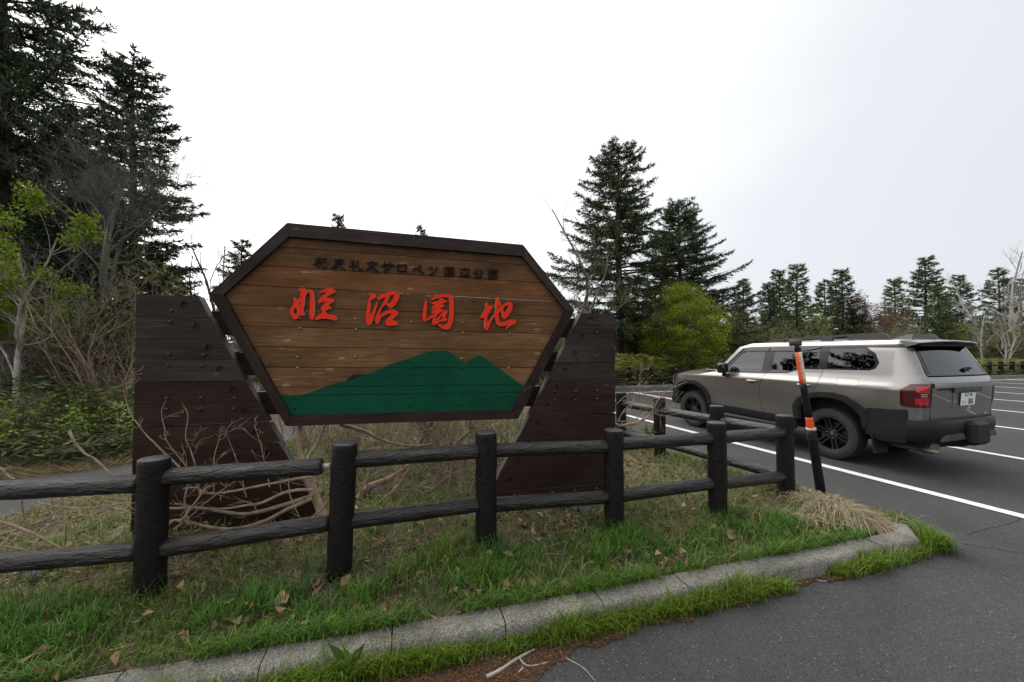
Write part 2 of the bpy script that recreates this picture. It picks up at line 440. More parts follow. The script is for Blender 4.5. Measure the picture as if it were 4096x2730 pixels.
def bark(name, c0, c1, s=6.0, stretch=0.25):
    m, t, b, o = newmat(name)
    g = noise(t, coord(t, (1,1,stretch)), s, 7, 0.65)
    L(t, ramp(t, g, [(0.3, c0), (0.7, c1)]), b.inputs['Base Color']); b.inputs['Roughness'].default_value = 0.9
    bump(t, g, b, 0.6, 0.02); return m
M['bark_conifer'] = bark('conifer_bark', (0.020,0.016,0.013), (0.062,0.052,0.044))
M['bark_grey'] = bark('grey_bark', (0.055,0.048,0.042), (0.19,0.175,0.155))
M['bark_white'] = bark('birch_bark', (0.16,0.145,0.125), (0.48,0.46,0.42), 5, 1.5)
M['bark_tan'] = bark('tan_bark', (0.14,0.095,0.060), (0.36,0.27,0.185), 14, 0.6)
M['bark_red'] = bark('reddish_twigs', (0.085,0.050,0.038), (0.19,0.125,0.10))
M['twig'] = bark('twig_brown', (0.15,0.11,0.078), (0.37,0.285,0.205), 12, 1)
M['twig_grey'] = bark('twig_grey', (0.18,0.158,0.135), (0.44,0.40,0.35), 10, 1)
M['needle'] = vcol('needles', 0.55, 0.12)
M['leaf'] = vcol('leaves', 0.5, 0.45)
M['grass'] = vcol('grass_blades', 0.5, 0.30)
M['litter'] = vcol('dry_litter', 0.85, 0.15)
M['petal'] = simple('violet_petal', (0.20,0.16,0.42), 0.6, var=0.3, scale=60)
def ccw(p):
    a = sum(p[i][0]*p[(i+1)%len(p)][1]-p[(i+1)%len(p)][0]*p[i][1] for i in range(len(p)))
    return p if a > 0 else p[::-1]
rng = np.random.default_rng(7)
random.seed(7)
def sm_noise(x, y, s=1.0, seed=0):
    x = np.asarray(x, float); y = np.asarray(y, float)
    return (np.sin(x*1.7*s+seed)*np.cos(y*1.3*s+seed*2.1)+0.5*np.sin(x*3.9*s-y*2.7*s+seed*.7)+0.3*np.cos(x*7.1*s+y*6.3*s+seed*1.9))/1.8
# ------------------------------------------------------------------ ground
def sheet(name, poly, z, mat, grid=None, zf=None, kind='structure', parent=None):
    V, T, bd = fill2d(poly, (), grid)
    Z = np.full(len(V), z) if zf is None else zf(V[:,0], V[:,1])
    o = link(name, np_mesh(name, np.c_[V, Z], T, smooth=zf is not None), parent, mat)
    if kind and not parent: o['kind'] = kind
    return o
sheet('ground', [(-700,-300),(700,-300),(700,1200),(-700,1200)], -0.05, M['soil'])
KS = 0.292
def farline(x, off=0.0): return 17.8+KS*(x-4.6)+off
sheet('parking_lot', [(-40,-25),(160,-25),(160,farline(160)),(-1.2,farline(-1.2)),(-40,5)], 0.0, M['asphalt'])
# kerb curve: inner edge of the front kerb
kc = np.polyfit([-2.19,-0.93,0.186,1.56,2.42,3.18],[1.95,2.27,2.57,2.99,3.25,3.48],2)
def kerb_y(x): return np.polyval(kc, x)
EDGE = [(3.36,3.56),(3.44,3.68),(3.46,3.95),(3.40,4.5),(2.95,5.45),(2.2,7.6),(-1.15,farline(-1.15)-.02)]
path_r = [(-9,3.3),(-4.75,3.75),(-4.66,4.44),(-4.3,6.0),(-3.75,7.3),(-3.3,9.0),(-3.1,17)]
path_l = [(-4.7,17),(-4.9,9),(-5.15,7),(-5.36,5.7),(-5.8,5.25),(-6.4,4.95),(-9,4.6)]
front = [(x, float(kerb_y(x))+.0) for x in np.linspace(-6.5, 3.2, 24)]
VERGE = front+EDGE+[(-3.08,17)]+path_r[::-1][1:]+[(-9,1.2)]
def verge_z(x, y):
    x = np.asarray(x, float); y = np.asarray(y, float)
    d = np.clip((y-np.polyval(kc, x))/0.5, 0, 1)
    z = 0.118+0.035*d+0.02*sm_noise(x, y, 1.2, 1)*d
    # falls to the asphalt along the car-side edge
    dd = segdist(np.c_[x, y], EDGE+[(8,20),(8,3.0)])
    k = np.clip(dd/0.35, 0, 1)
    return z*(0.12+0.88*k*k*(3-2*k))
sheet('verge', VERGE, 0, M['soil'], grid=0.11 if False else 0.16, zf=verge_z)
sheet('footpath', path_r+path_l, 0.10, M['asphalt'])
sheet('forest_floor', [(-250,1.7),(-6,1.7),(-3,3.4),(1.2,4.8),(2.2,5.6),(-1.3,farline(-1.3)-.1),(4.6,farline(4.6,.02)),(40,farline(40,.02)),(250,farline(250,.02)),(250,500),(-250,500)], 0.075, M['soil'])
# kerb stones
def kerb_run(root, pts, w, h, stone, mat):
    """pts: polyline of the inner edge, kerb lies on its right side (towards the lot)"""
    P = np.array(pts, float); seg = np.linalg.norm(np.diff(P, axis=0), axis=1); s = np.r_[0, np.cumsum(seg)]
    n = max(1, int(round(s[-1]/stone)))
    prof = [(0.0,-0.02),(0.0,h-0.012),(0.012,h),(w*0.78,h-0.003),(w*0.90,h-0.013),(w*0.965,h-0.035),(w,h*0.35),(w+0.006,-0.02)]
    for i in range(n):
        a, b = s[-1]*i/n+0.004, s[-1]*(i+1)/n-0.004
        mb = MB(); ring = []
        tt = np.linspace(a, b, 4); dz = random.uniform(-.005,.005); dn = random.uniform(-.006,.006)
        for t in tt:
            x, y = np.interp(t, s, P[:,0]), np.interp(t, s, P[:,1])
            x2, y2 = np.interp(t+.02, s, P[:,0]), np.interp(t+.02, s, P[:,1])
            x1, y1 = np.interp(t-.02, s, P[:,0]), np.interp(t-.02, s, P[:,1])
            tx, ty = x2-x1, y2-y1; l = math.hypot(tx, ty); nx, ny = ty/l, -tx/l
            ring.append([(x+nx*(p+dn), y+ny*(p+dn), q+(dz if q > 0 else 0)) for p, q in prof])
        k = len(prof); vs = [v for r in ring for v in r]
        fs = [(j*k+m, j*k+m+1, (j+1)*k+m+1, (j+1)*k+m) for j in range(3) for m in range(k-1)]
        mb.add(vs, fs, 0, True); mb.add(ring[0], [tuple(range(k))]); mb.add(ring[-1], [tuple(reversed(range(k)))])
        mb.build('kerb_stone', mat, root)
kr = empty('kerb'); kr['kind'] = 'structure'
kp = [(x, float(kerb_y(x))) for x in np.linspace(-5.0, 3.36, 40)]+[(3.43,3.62),(3.46,3.72)]
kerb_run(kr, kp, 0.175, 0.125, 0.62, M['concrete'])
fk = empty('far_kerb'); fk['kind'] = 'structure'
kerb_run(fk, [(-1.2,farline(-1.2)+.14),(160,farline(160)+.14)], 0.14, 0.12, 1.35, M['concrete'])
# painted bays
ldir = np.array([-math.sin(.334), math.cos(.334)]); lnor = np.array([math.cos(.334), math.sin(.334)])
mk = empty('lot_markings'); mk['kind'] = 'structure'
def strip(name, a, b, w, mat, z):
    a, b = np.array(a), np.array(b); d = (b-a)/np.linalg.norm(b-a); n = np.array([-d[1], d[0]])*w/2
    k = max(1, int(np.linalg.norm(b-a)/0.6)); vs = []; fs = []
    for i in range(k+1):
        p = a+(b-a)*i/k; vs += [(*(p-n), z), (*(p+n), z)]
    fs = [(2*i, 2*i+2, 2*i+3, 2*i+1) for i in range(k)]
    mb = MB(); mb.add(vs, fs); return mb.build(name, mat, mk)
h0, h1 = np.array([3.2,15.75]), np.array([60.0,15.75+56.8*.30])
strip('head_line', h0, h1, 0.13, M['line'], 0.004)
hd = (h1-h0)/np.linalg.norm(h1-h0)
offs = [6.30, 9.58, 13.25, 16.9, 20.55, 24.2, 27.9, 31.5, 35.1, 38.7]
for i, of in enumerate(offs):
    A = np.c_[hd, -ldir]; s = np.linalg.solve(A, lnor*of-h0)
    a = h0+hd*s[0]
    if i == 1: a = np.array([4.92,16.28])
    b = lnor*of-ldir*( -(a@ldir) + 0 ) if False else a-ldir*14.5
    if i == 1: b = lnor*9.50+ldir*(a@ldir-14.5)
    strip('bay_line', a, b, 0.15, M['line'], 0.008)
a = np.array([5.02,16.25]); strip('bay_line', a, a-ldir*2.6+np.array([.03,0]), 0.13, M['line_orange'], 0.006)
# two cracks running out from the kerb end
def crack(pxs, w, seed):
    rs_ = np.random.default_rng(seed); P = np.array([gnd(*q)[:2] for q in pxs]); t = np.linspace(0, len(P)-1, 60); x = np.interp(t, range(len(P)), P[:,0]); y = np.interp(t, range(len(P)), P[:,1])
    y = y+np.cumsum(rs_.normal(size=60))*.004; ww = w*rs_.uniform(.25,1,60); vs = []
    for i in range(60): vs += [(x[i], y[i]-ww[i]/2, .002), (x[i], y[i]+ww[i]/2, .002)]
    mb = MB(); mb.add(vs, [(2*i, 2*i+2, 2*i+3, 2*i+1) for i in range(59)]); mb.build('crack', M['void'], mk)
crack([(3760,2166),(3880,2182),(4000,2200),(4150,2222)], .012, 1); crack([(3865,2140),(3940,2118),(4020,2102),(4096,2080)], .010, 2)
# ------------------------------------------------------------------ the sign
p0 = gnd(522, 2160, .13); p1 = gnd(2462, 1990, .13)
se = (p1-p0); SW = float(np.linalg.norm(se)); se = se/SW; sn = np.array([se[1], -se[0], 0])
sign = empty('park_sign', p0, math.atan2(se[1], se[0]))
sign.location.z = 0
tag(sign, 'large brown plank sign with red brush letters and a green painted mountain', 'sign')
def SP(px, py, d=0.0):
    P = onplane(px, py, p0+sn*d, sn); return (float((P-p0)@se), float(P[2]))
smap = lambda u, v, d: (u, -d, v)
def clip(poly, a, b, c):
    """keep a*u+b*v<=c"""
    out = []
    for i in range(len(poly)):
        p, q = poly[i], poly[(i+1)%len(poly)]
        sp, sq = a*p[0]+b*p[1]-c, a*q[0]+b*q[1]-c
        if sp <= 0: out.append(p)
        if sp*sq < 0:
            t = sp/(sp-sq); out.append((p[0]+(q[0]-p[0])*t, p[1]+(q[1]-p[1])*t))
    return out
def below(poly, l, off=0.0): # l: (u0,v0,u1,v1)
    s = (l[3]-l[1])/(l[2]-l[0]); return clip(poly, -s, 1, l[1]-s*l[0]+off)
def above(poly, l, off=0.0):
    s = (l[3]-l[1])/(l[2]-l[0]); return clip(poly, s, -1, -(l[1]-s*l[0])-off)
F1 = lambda x, y: (800+x/1.4706, 850+y/1.4706)
ins = [SP(*F1(*q)) for q in ((528,147),(147,487),(535,1193),(1835,1162),(2147,580),(1893,262))]
outs = [SP(*F1(*q)) for q in ((518,68),(63,482),(512,1255),(1867,1212),(2197,578),(1897,196))]
cen = np.mean(ins, axis=0)
hexa = [tuple(np.array(q)+(np.array(q)-cen)*0.02) for q in ins]
BL = [((490,200),(1905,308)),((340,310),(2000,412)),((225,423),(2100,523)),((175,542),(2140,615)),((240,667),(2075,715)),((310,788),(2030,812)),((378,912),(1975,915)),((440,1031),(1905,1012)),((480,1080),(1875,1060))]
lines = [(*SP(*F1(*a)), *SP(*F1(*b))) for a, b in BL]
MTN = [SP(*F1(*q)) for q in ((470,1080),(600,1076),(700,1040),(800,1005),(860,992),(905,975),(960,955),(1010,945),(1060,920),(1130,890),(1220,862),(1300,835),(1370,815),(1450,813),(1480,830),(1520,860),(1558,888),(1600,862),(1645,838),(1690,870),(1750,910),(1830,970),(1930,1040),(1830,1300),(400,1300))][::-1]
pm = ['plank_top','plank','plank_red','plank','plank','plank_low','plank_low','plank_low','plank_low','plank_low']
for i in range(len(lines)+1):
    pl = list(hexa)
    g = 0.0022
    gt = {2: 0.0032, 3: 0.0034}.get(i, .0026)
    if i > 0: pl = below(pl, lines[i-1], -gt)
    if i < len(lines): pl = above(pl, lines[i], g)
    if len(pl) < 3: continue
    mb = MB(); jit = random.uniform(-.003,.003)
    prism(pl, (), smap, -0.05+jit, -0.015+jit, mb, 0, 0, back=True)
    po = mb.build('plank', [M[pm[i]]], sign)
    mt = MTN
    if i > 0: mt = below(mt, lines[i-1], -gt)
    if i < len(lines): mt = above(mt, lines[i], g)
    mt = above(mt, (ins[2][0], ins[2][1]-.02, ins[3][0], ins[3][1]-.02))
    # keep inside the frame
    for a, b in ((ins[1], ins[2]), (ins[3], ins[4])):
        du, dv = b[0]-a[0], b[1]-a[1]
        if len(mt) > 2: mt = clip(mt, -(-dv)*1.0, -(du)*1.0, -(-dv*a[0]+du*a[1])+0.02*math.hypot(du, dv))
    if len(mt) > 2:
        mb = MB(); prism(mt, (), smap, -0.0145+jit, -0.0125+jit, mb); tag(mb.build('painted_mountain', [M['green']], po), 'green painted mountain shape')
# dark strips added behind the seams to block light; the two upper seams are open on the right
for i, l in enumerate(lines):
    u0, u1 = l[0]-.02, l[2]+.02
    if i == 1: u1 = l[0]+(l[2]-l[0])*.42
    if i == 2: u1 = l[0]+(l[2]-l[0])*.45
    sp_ = (l[3]-l[1])/(l[2]-l[0]); z0_, z1_ = l[1]+sp_*(u0-l[0]), l[1]+sp_*(u1-l[0])
    mb = MB(); prism([(u0,z0_-.02),(u1,z1_-.02),(u1,z1_+.02),(u0,z0_+.02)], (), smap, -.066, -.056, mb, back=True); mb.build('seam_backing', [M['void']], sign)
# frame bars, each in its own frame so the grain follows it
def bar(parent, name, q, d0, d1, mat):
    a = np.array(q[0]); b = np.array(q[1]); an = math.atan2(b[1]-a[1], b[0]-a[0])
    c, s = math.cos(an), math.sin(an)
    loc = [((x-a[0])*c+(y-a[1])*s, -(x-a[0])*s+(y-a[1])*c) for x, y in q]
    ar = sum(loc[i][0]*loc[(i+1)%4][1]-loc[(i+1)%4][0]*loc[i][1] for i in range(4))
    if ar < 0: loc = loc[::-1]
    mb = MB(); prism(loc, (), smap, d0, d1, mb, back=True)
    o = mb.build(name, mat, parent); o.location = (a[0], 0, a[1]); o.rotation_euler = (0, -an, 0); return o
for i in range(6):
    j = (i+1)%6
    q = [outs[i], outs[j], ins[j], ins[i]]
    shr = lambda p, r: tuple(np.array(p)+(np.array(r)-np.array(p))*0.0015)
    q = [shr(q[0], q[1]), shr(q[1], q[0]), shr(q[2], q[3]), shr(q[3], q[2])]
    bar(sign, 'frame_board', q, -0.075, 0.035 if i in (5,) else 0.03, M['frame'] if i in (1,2,3) else M['grey_board'])
# cross beams behind
for (l, r) in (((515,268),(612,250)),((640,513),(617,455)),((785,750),(590,640))):
    zl = SP(500+l[0]/1.494, 1100+l[1]/1.494, -.1)[1]; hb = 0.135
    mb = MB(); mb.box(0.25, SW-0.25, 0.115, 0.165, zl-hb, zl+hb*.55); mb.build('cross_beam', [M['void'] if False else M['dark_board']], sign)
# supports
def bolt_mesh(r, mat):
    mb = MB(); mb.lathe([(r*1.25,0),(r*1.2,0.004),(r*.95,0.008),(r*.6,0.014),(0.0005,0.016)], 8, 'y'); 
    mb.v = [(x,-y,z) for x,y,z in mb.v]; mb.f = [f[::-1] for f in mb.f]
    me = bpy.data.meshes.new('bolt'); me.from_pydata(mb.v, [], mb.f); me.materials.append(mat); return me
bm_iron = bolt_mesh(0.013, M['iron']); bm_brass = bolt_mesh(0.011, M['brass']); bm_green = bolt_mesh(0.012, M['green'])
def support(us, sgn, slant, ztop, step, zrows, bolts, n_rows):
    """us: outer edge u, sgn: +1 grows to the right, slant(z)->u of the slanted edge"""
    lg = []
    mb = MB(); a, b = sorted((us+sgn*.12, us+sgn*.24)); mb.box(a, b, 0.105, 0.20, -0.05, ztop-0.06)
    post = mb.build('support_post', [M['dark_board']], sign)
    planks = []
    for i in range(n_rows):
        zt, zb = zrows[i], zrows[i+1]
        gp = 0.012 if i == 7-1 else 0.003
        zt2, zb2 = zt-(gp if i == 6 else .0012), zb+.0015
        st, sb = slant(zt2)+random.uniform(-.006,.006), slant(zb2)+random.uniform(-.006,.006)
        outer = [(us, zb2),(sb, zb2),(st, zt2),(us, zt2)]
        if sgn < 0: outer = outer[::-1]
        hc = (slant((zt+zb)/2)-sgn*0.145, (zt+zb)/2+.005); hole = [(hc[0]+.034*math.cos(k*PI/8), hc[1]+.034*math.sin(k*PI/8)) for k in range(16)]
        mb = MB(); j = random.uniform(-.004,.004)
        prism(outer, [hole], smap, -0.10, j, mb, 0, 1, back=False)
        mb.box(hc[0]-.04, hc[0]+.04, 0.016-j, 0.02-j, hc[1]-.04, hc[1]+.04)
        o = mb.build('plank', [M['grey_board'] if i < 4 else M['dark_board'], M['edge_grain']], post); planks.append((zt, zb, o))
    for u, z in bolts:
        o = link('bolt', bm_iron, post); o.location = (u, 0.0, z)
    return post
C3 = lambda x, y: (500+x/1.494, 1100+y/1.494)
C4 = lambda x, y: (1900+x/1.568, 1150+y/1.568)
zl = [SP(*C3(300, y))[1] for y in (124,251,379,507,638,770,899,1038)]
st = (zl[0]-zl[6])/6
while zl[-1] > 0.12: zl.append(zl[-1]-st*1.02)
zl[-1] = 0.0
sl_pts = np.array([SP(*C3(*q)) for q in ((432,135),(505,257),(583,382),(650,505),(722,633),(795,765),(865,895),(930,1020))])
cl = np.polyfit(sl_pts[:,1], sl_pts[:,0], 1)
support(0.0, 1, lambda z: float(np.polyval(cl, z)), zl[0], st, zl, [SP(*C3(*q)) for q in ((277,215),(273,280),(262,475),(470,480),(258,540),(461,543),(250,738),(455,735),(655,738),(248,803),(452,800),(653,801),(628,1490))], len(zl)-1)
zr = [SP(*C4(760, y))[1] for y in (163,262,367,470,577,686,790,908)]
st = (zr[0]-zr[6])/6
while zr[-1] > 0.12: zr.append(zr[-1]-st*1.03)
zr[-1] = 0.0
sr_pts = np.array([SP(*C4(*q)) for q in ((672,158),(625,260),(570,365),(505,468),(455,578),(395,690),(335,800),(285,930),(215,1055),(165,1160))])
cr2 = np.polyfit(sr_pts[:,1], sr_pts[:,0], 1)
support(SP(*C4(878, 450))[0], -1, lambda z: float(np.polyval(cr2, z)), zr[0], st, zr, [SP(*C4(*q)) for q in ((766,230),(765,283),(636,438),(765,438),(634,490),(764,490),(497,653),(633,651),(766,648),(498,707),(631,706),(765,700),(489,1290),(628,1276),(764,1262))], len(zr)-1)
for q in ((587,622),(913,628),(1244,645),(1546,648),(585,682),(917,690),(1548,708),(1822,714),(573,851),(911,852),(1541,860),(571,916),(1817,917)):
    u, z = SP(*F1(*q)); o = link('bolt', bm_brass, sign); o.location = (u, 0.013, z)
for q in ((1235,915),(1540,915),(558,1092),(1231,1083),(1535,1077),(1818,1077),(555,1150),(896,1147),(1231,1137),(1535,1130),(1817,1128)):
    u, z = SP(*F1(*q)); o = link('bolt', bm_green, sign); o.location = (u, 0.012, z)
# rotted edge and split in the painted mountain, concrete footing
mb = MB(); prism(ccw([SP(*F1(*q)) for q in ((862,990),(876,968),(900,956),(940,953),(985,957),(968,966),(935,972),(905,984),(880,994))]), (), smap, -.02, -.0095, mb); tag(mb.build('rotted_patch', [M['rust' if 'rust' in M else 'void']], sign), 'dark rotted notch at the edge of the green paint')
mb = MB(); prism(ccw([SP(*F1(*q)) for q in ((1055,932),(1120,936),(1200,946),(1280,955),(1345,954),(1345,958),(1280,960),(1200,951),(1120,941),(1055,936))]), (), smap, -.02, -.0098, mb); mb.build('split', [M['void']], sign)
mb = MB(); mb.bevbox(-.26,.75,-.10,.42,-.05,.155,.02); mb.build('footing', [M['concrete']], sign)
# red letters, cut from board
def G(ox, oy, sc, pts): return [SP(ox+x/sc, oy+y/sc, 0.02) for x, y in pts]
RED = [
 (1140,1130,9.222,'first red brush-style letter',[
  ([(490,265),(520,220),(600,215),(690,215),(720,240),(735,275),(738,345),(790,290),(840,258),(900,255),(960,280),(1010,330),(1045,390),(1060,470),(1070,600),(1078,760),(1080,900),(1080,1050),(1070,1180),(1050,1290),(1015,1385),(975,1385),(930,1350),(895,1300),(880,1240),(885,1100),(900,950),(910,750),(915,550),(910,430),(890,370),(855,345),(820,375),(780,430),(745,490),(725,560),(715,650),(705,760),(685,870),(660,950),(640,1020),(660,1080),(690,1130),(705,1180),(690,1225),(650,1240),(600,1230),(545,1205),(500,1265),(450,1320),(400,1360),(355,1375),(310,1355),(260,1310),(220,1240),(190,1160),(172,1070),(180,1000),(210,930),(260,860),(310,800),(325,750),(310,690),(295,620),(290,565),(305,545),(345,560),(400,610),(450,640),(490,590),(540,545),(555,500),(560,430),(565,350),(535,325),(500,300)],
   [[(370,910),(410,990),(450,1080),(420,1140),(365,1205),(310,1150),(265,1080),(300,1010),(340,950)],[(555,695),(550,800),(540,865),(515,820),(490,760),(520,735)]]),
  ([(1240,385),(1300,330),(1400,265),(1500,225),(1590,205),(1680,205),(1750,230),(1800,265),(1830,310),(1845,370),(1760,405),(1660,450),(1560,510),(1465,580),(1560,575),(1650,570),(1720,590),(1770,640),(1800,700),(1740,740),(1660,790),(1585,865),(1640,885),(1680,925),(1690,970),(1620,985),(1540,1010),(1455,1060),(1500,1100),(1530,1150),(1540,1185),(1640,1185),(1740,1190),(1820,1225),(1880,1280),(1915,1340),(1900,1400),(1870,1420),(1790,1400),(1680,1370),(1560,1345),(1420,1335),(1280,1355),(1170,1385),(1100,1395),(1090,1345),(1120,1290),(1180,1230),(1260,1185),(1350,1130),(1365,1045),(1325,1010),(1315,960),(1345,900),(1390,840),(1450,760),(1525,680),(1420,705),(1330,740),(1255,765),(1220,740),(1215,690),(1240,635),(1300,560),(1380,490),(1460,415),(1540,345),(1450,350),(1340,380),(1250,405)],[])]),
 (1440,1150,9.225,'second red brush-style letter',[
  ([(305,195),(400,195),(490,215),(550,250),(585,300),(595,345),(560,385),(480,430),(400,470),(370,505),(380,570),(390,650),(385,740),(365,850),(345,960),(340,1060),(380,980),(440,880),(490,790),(530,700),(570,620),(610,550),(655,510),(640,600),(615,700),(580,820),(545,930),(520,1030),(490,1140),(460,1240),(420,1330),(370,1390),(320,1420),(270,1390),(230,1330),(210,1250),(205,1140),(210,1020),(230,900),(245,780),(260,660),(280,540),(310,440),(345,370),(355,320),(340,260)],[]),
  ([(640,345),(700,305),(800,255),(900,215),(1000,180),(1100,155),(1200,148),(1300,152),(1380,185),(1435,240),(1460,310),(1440,390),(1400,470),(1350,560),(1290,640),(1220,710),(1130,780),(1080,760),(1010,690),(940,620),(880,670),(820,740),(770,830),(735,910),(710,980),(705,1040),(770,990),(860,920),(960,865),(1060,830),(1150,810),(1230,810),(1310,840),(1380,880),(1410,930),(1420,975),(1370,1030),(1290,1100),(1220,1170),(1185,1215),(1260,1225),(1340,1250),(1390,1290),(1410,1350),(1350,1400),(1260,1415),(1150,1410),(1050,1420),(990,1415),(950,1370),(925,1310),(930,1250),(970,1190),(1030,1130),(1090,1070),(1130,1010),(1165,950),(1080,965),(980,1000),(880,1050),(800,1100),(750,1150),(720,1240),(690,1310),(635,1355),(590,1335),(555,1270),(540,1180),(555,1100),(600,1010),(650,900),(710,780),(790,660),(850,560),(900,450),(935,350),(860,385),(770,430),(690,480),(645,465),(625,420),(630,375)],
   [[(1085,295),(1170,275),(1260,275),(1240,350),(1200,440),(1150,520),(1080,580),(1030,580),(985,555),(1020,490),(1060,410),(1080,340)]])]),
 (1670,1160,8.959,'third red brush-style letter',[
  ([(300,325),(325,360),(340,440),(345,550),(340,680),(330,800),(320,920),(305,1030),(296,1130),(260,1145),(215,1115),(185,1060),(175,980),(180,880),(195,760),(210,640),(235,520),(265,410)],[]),
  ([(475,335),(540,280),(620,230),(720,185),(820,160),(930,150),(1050,150),(1140,165),(1220,210),(1270,270),(1295,350),(1305,450),(1310,600),(1305,800),(1295,950),(1280,1080),(1250,1200),(1205,1310),(1150,1390),(1090,1430),(1020,1435),(940,1410),(850,1355),(770,1290),(690,1225),(740,1215),(820,1240),(920,1255),(1010,1245),(1060,1200),(1095,1130),(1120,1040),(1135,900),(1140,750),(1150,600),(1155,450),(1145,360),(1110,300),(1060,270),(980,258),(880,258),(780,275),(680,300),(580,340),(500,370)],[]),
  ([(760,300),(850,295),(920,298),(945,340),(1000,360),(1040,385),(1055,410),(1020,440),(950,470),(840,520),(920,522),(970,540),(985,570),(950,600),(870,640),(710,705),(790,685),(860,680),(910,700),(925,735),(870,790),(780,840),(710,890),(680,940),(650,1050),(720,980),(800,900),(880,820),(960,745),(1040,740),(1090,760),(1080,800),(1040,880),(1000,985),(1050,1020),(1075,1060),(1060,1100),(1000,1115),(900,1125),(800,1150),(720,1190),(650,1235),(585,1275),(555,1240),(530,1180),(525,1110),(545,1040),(580,975),(500,1015),(420,1070),(350,1110),(305,1110),(308,1060),(340,1010),(420,955),(520,900),(640,830),(570,840),(520,850),(490,820),(500,780),(560,730),(640,680),(690,645),(620,665),(550,700),(515,700),(510,650),(530,600),(580,560),(640,525),(570,510),(520,480),(505,455),(560,435),(650,420),(740,395),(800,370),(775,330)],
   [[(905,900),(890,970),(885,1025),(820,1070),(740,1115),(790,1040),(850,960)]])]),
 (1900,1175,9.505,'fourth red brush-style letter',[
  ([(395,400),(415,350),(440,335),(475,360),(500,420),(510,460),(570,452),(640,460),(685,475),(680,520),(640,590),(590,670),(540,750),(490,830),(475,930),(470,1030),(485,1120),(540,1040),(620,930),(700,820),(765,740),(775,700),(765,580),(770,450),(780,330),(800,240),(820,165),(860,130),(890,140),(920,200),(950,270),(980,350),(1010,430),(1030,460),(1100,410),(1180,350),(1260,318),(1340,318),(1400,345),(1435,400),(1440,480),(1420,580),(1385,680),(1330,780),(1270,850),(1200,920),(1120,980),(1070,940),(1030,870),(1005,790),(990,680),(905,745),(905,850),(920,960),(945,1040),(1000,1075),(1090,1075),(1180,1050),(1270,1010),(1350,985),(1440,982),(1520,1000),(1575,1040),(1595,1075),(1560,1120),(1470,1180),(1370,1230),(1270,1290),(1160,1355),(1210,1290),(1270,1205),(1180,1225),(1080,1240),(990,1245),(910,1220),(850,1170),(810,1100),(785,1000),(780,850),(700,950),(630,1060),(590,1160),(550,1270),(495,1400),(440,1385),(390,1340),(355,1280),(350,1180),(358,1060),(368,930),(320,938),(250,930),(175,900),(230,830),(290,750),(350,670),(385,600),(392,500)],
   [[(905,330),(930,420),(955,540),(905,600),(895,500)],[(1280,435),(1270,520),(1230,620),(1155,730),(1100,670),(1070,590),(1110,530),(1190,470)]])]),
]
for ox, oy, sc, lab, shapes in RED:
    mb = MB()
    for outer, holes in shapes:
        prism(ccw(G(ox, oy, sc, outer)), [G(ox, oy, sc, h) for h in holes], smap, -0.006, 0.012, mb, 0, 1)
    tag(mb.build('letter', [M['red'], M['pale_edge']], sign), lab)
# black letters from strokes
K1 = lambda x, y: SP(1240+x/6.192, 1010+y/6.192, 0.01)
K2 = lambda x, y: SP(1600+x/5.739, 1040+y/5.739, 0.01)
BLK = [(K1,[[(130,160),(250,128)],[(115,225),(260,200)],[(205,150),(205,380)],[(200,230),(150,275),(85,305)],[(210,235),(258,262)],[(300,155),(300,215),(290,265)],[(300,155),(405,150)],[(405,150),(405,300),(385,370),(340,375),(285,345)]]),
 (K1,[[(605,180),(820,180)],[(815,180),(810,225),(640,235)],[(640,180),(635,260),(600,330),(530,380)],[(620,280),(770,275)],[(700,250),(690,310),(640,370),(580,400)],[(770,275),(750,340),(790,400),(860,410)]]),
 (K1,[[(1020,160),(1060,200)],[(1000,250),(1100,240)],[(1095,240),(1040,310),(960,355)],[(1065,290),(1065,435)],[(1070,300),(1115,345)],[(1175,190),(1170,330),(1190,420),(1250,435),(1310,395)]]),
 (K1,[[(1530,210),(1530,250)],[(1410,270),(1530,250),(1660,265)],[(1590,310),(1500,390),(1395,430)],[(1470,320),(1560,390),(1640,465),(1690,455)]]),
 (K1,[[(1775,340),(1850,305),(1960,300),(2070,325)],[(1850,245),(1850,330),(1875,400)],[(1980,245),(1975,340),(1930,430),(1830,475)]]),
 (K2,[[(-50,115),(-50,260)],[(-50,115),(145,120)],[(140,120),(135,265)],[(-50,250),(135,260)]]),
 (K2,[[(285,265),(350,185),(420,220),(530,305)],[(430,135),(480,150)],[(410,170),(455,195)]]),
 (K2,[[(655,175),(690,215)],[(720,165),(745,205)],[(850,155),(830,230),(770,310),(680,335)]]),
 (K2,[[(1030,165),(1030,360)],[(1030,165),(1240,170)],[(1235,170),(1235,360)],[(1030,355),(1235,355)],[(1075,215),(1200,210)],[(1080,260),(1195,260)],[(1060,315),(1205,310)],[(1138,210),(1138,310)]]),
 (K2,[[(1485,175),(1485,205)],[(1380,225),(1490,205),(1600,220)],[(1405,285),(1440,330)],[(1560,285),(1520,330)],[(1355,380),(1420,355),(1550,355),(1615,375)]]),
 (K2,[[(1755,205),(1750,260),(1700,300)],[(1830,215),(1860,270),(1905,310)],[(1790,300),(1720,400),(1865,400)],[(1830,330),(1875,405)]]),
 (K2,[[(2035,225),(2030,430)],[(2035,225),(2240,235)],[(2235,235),(2235,420)],[(2030,425),(2235,420)],[(2080,262),(2190,265)],[(2065,298),(2205,302)],[(2130,240),(2130,300)],[(2090,338),(2180,338)],[(2140,345),(2070,390)],[(2130,345),(2195,392)]])]
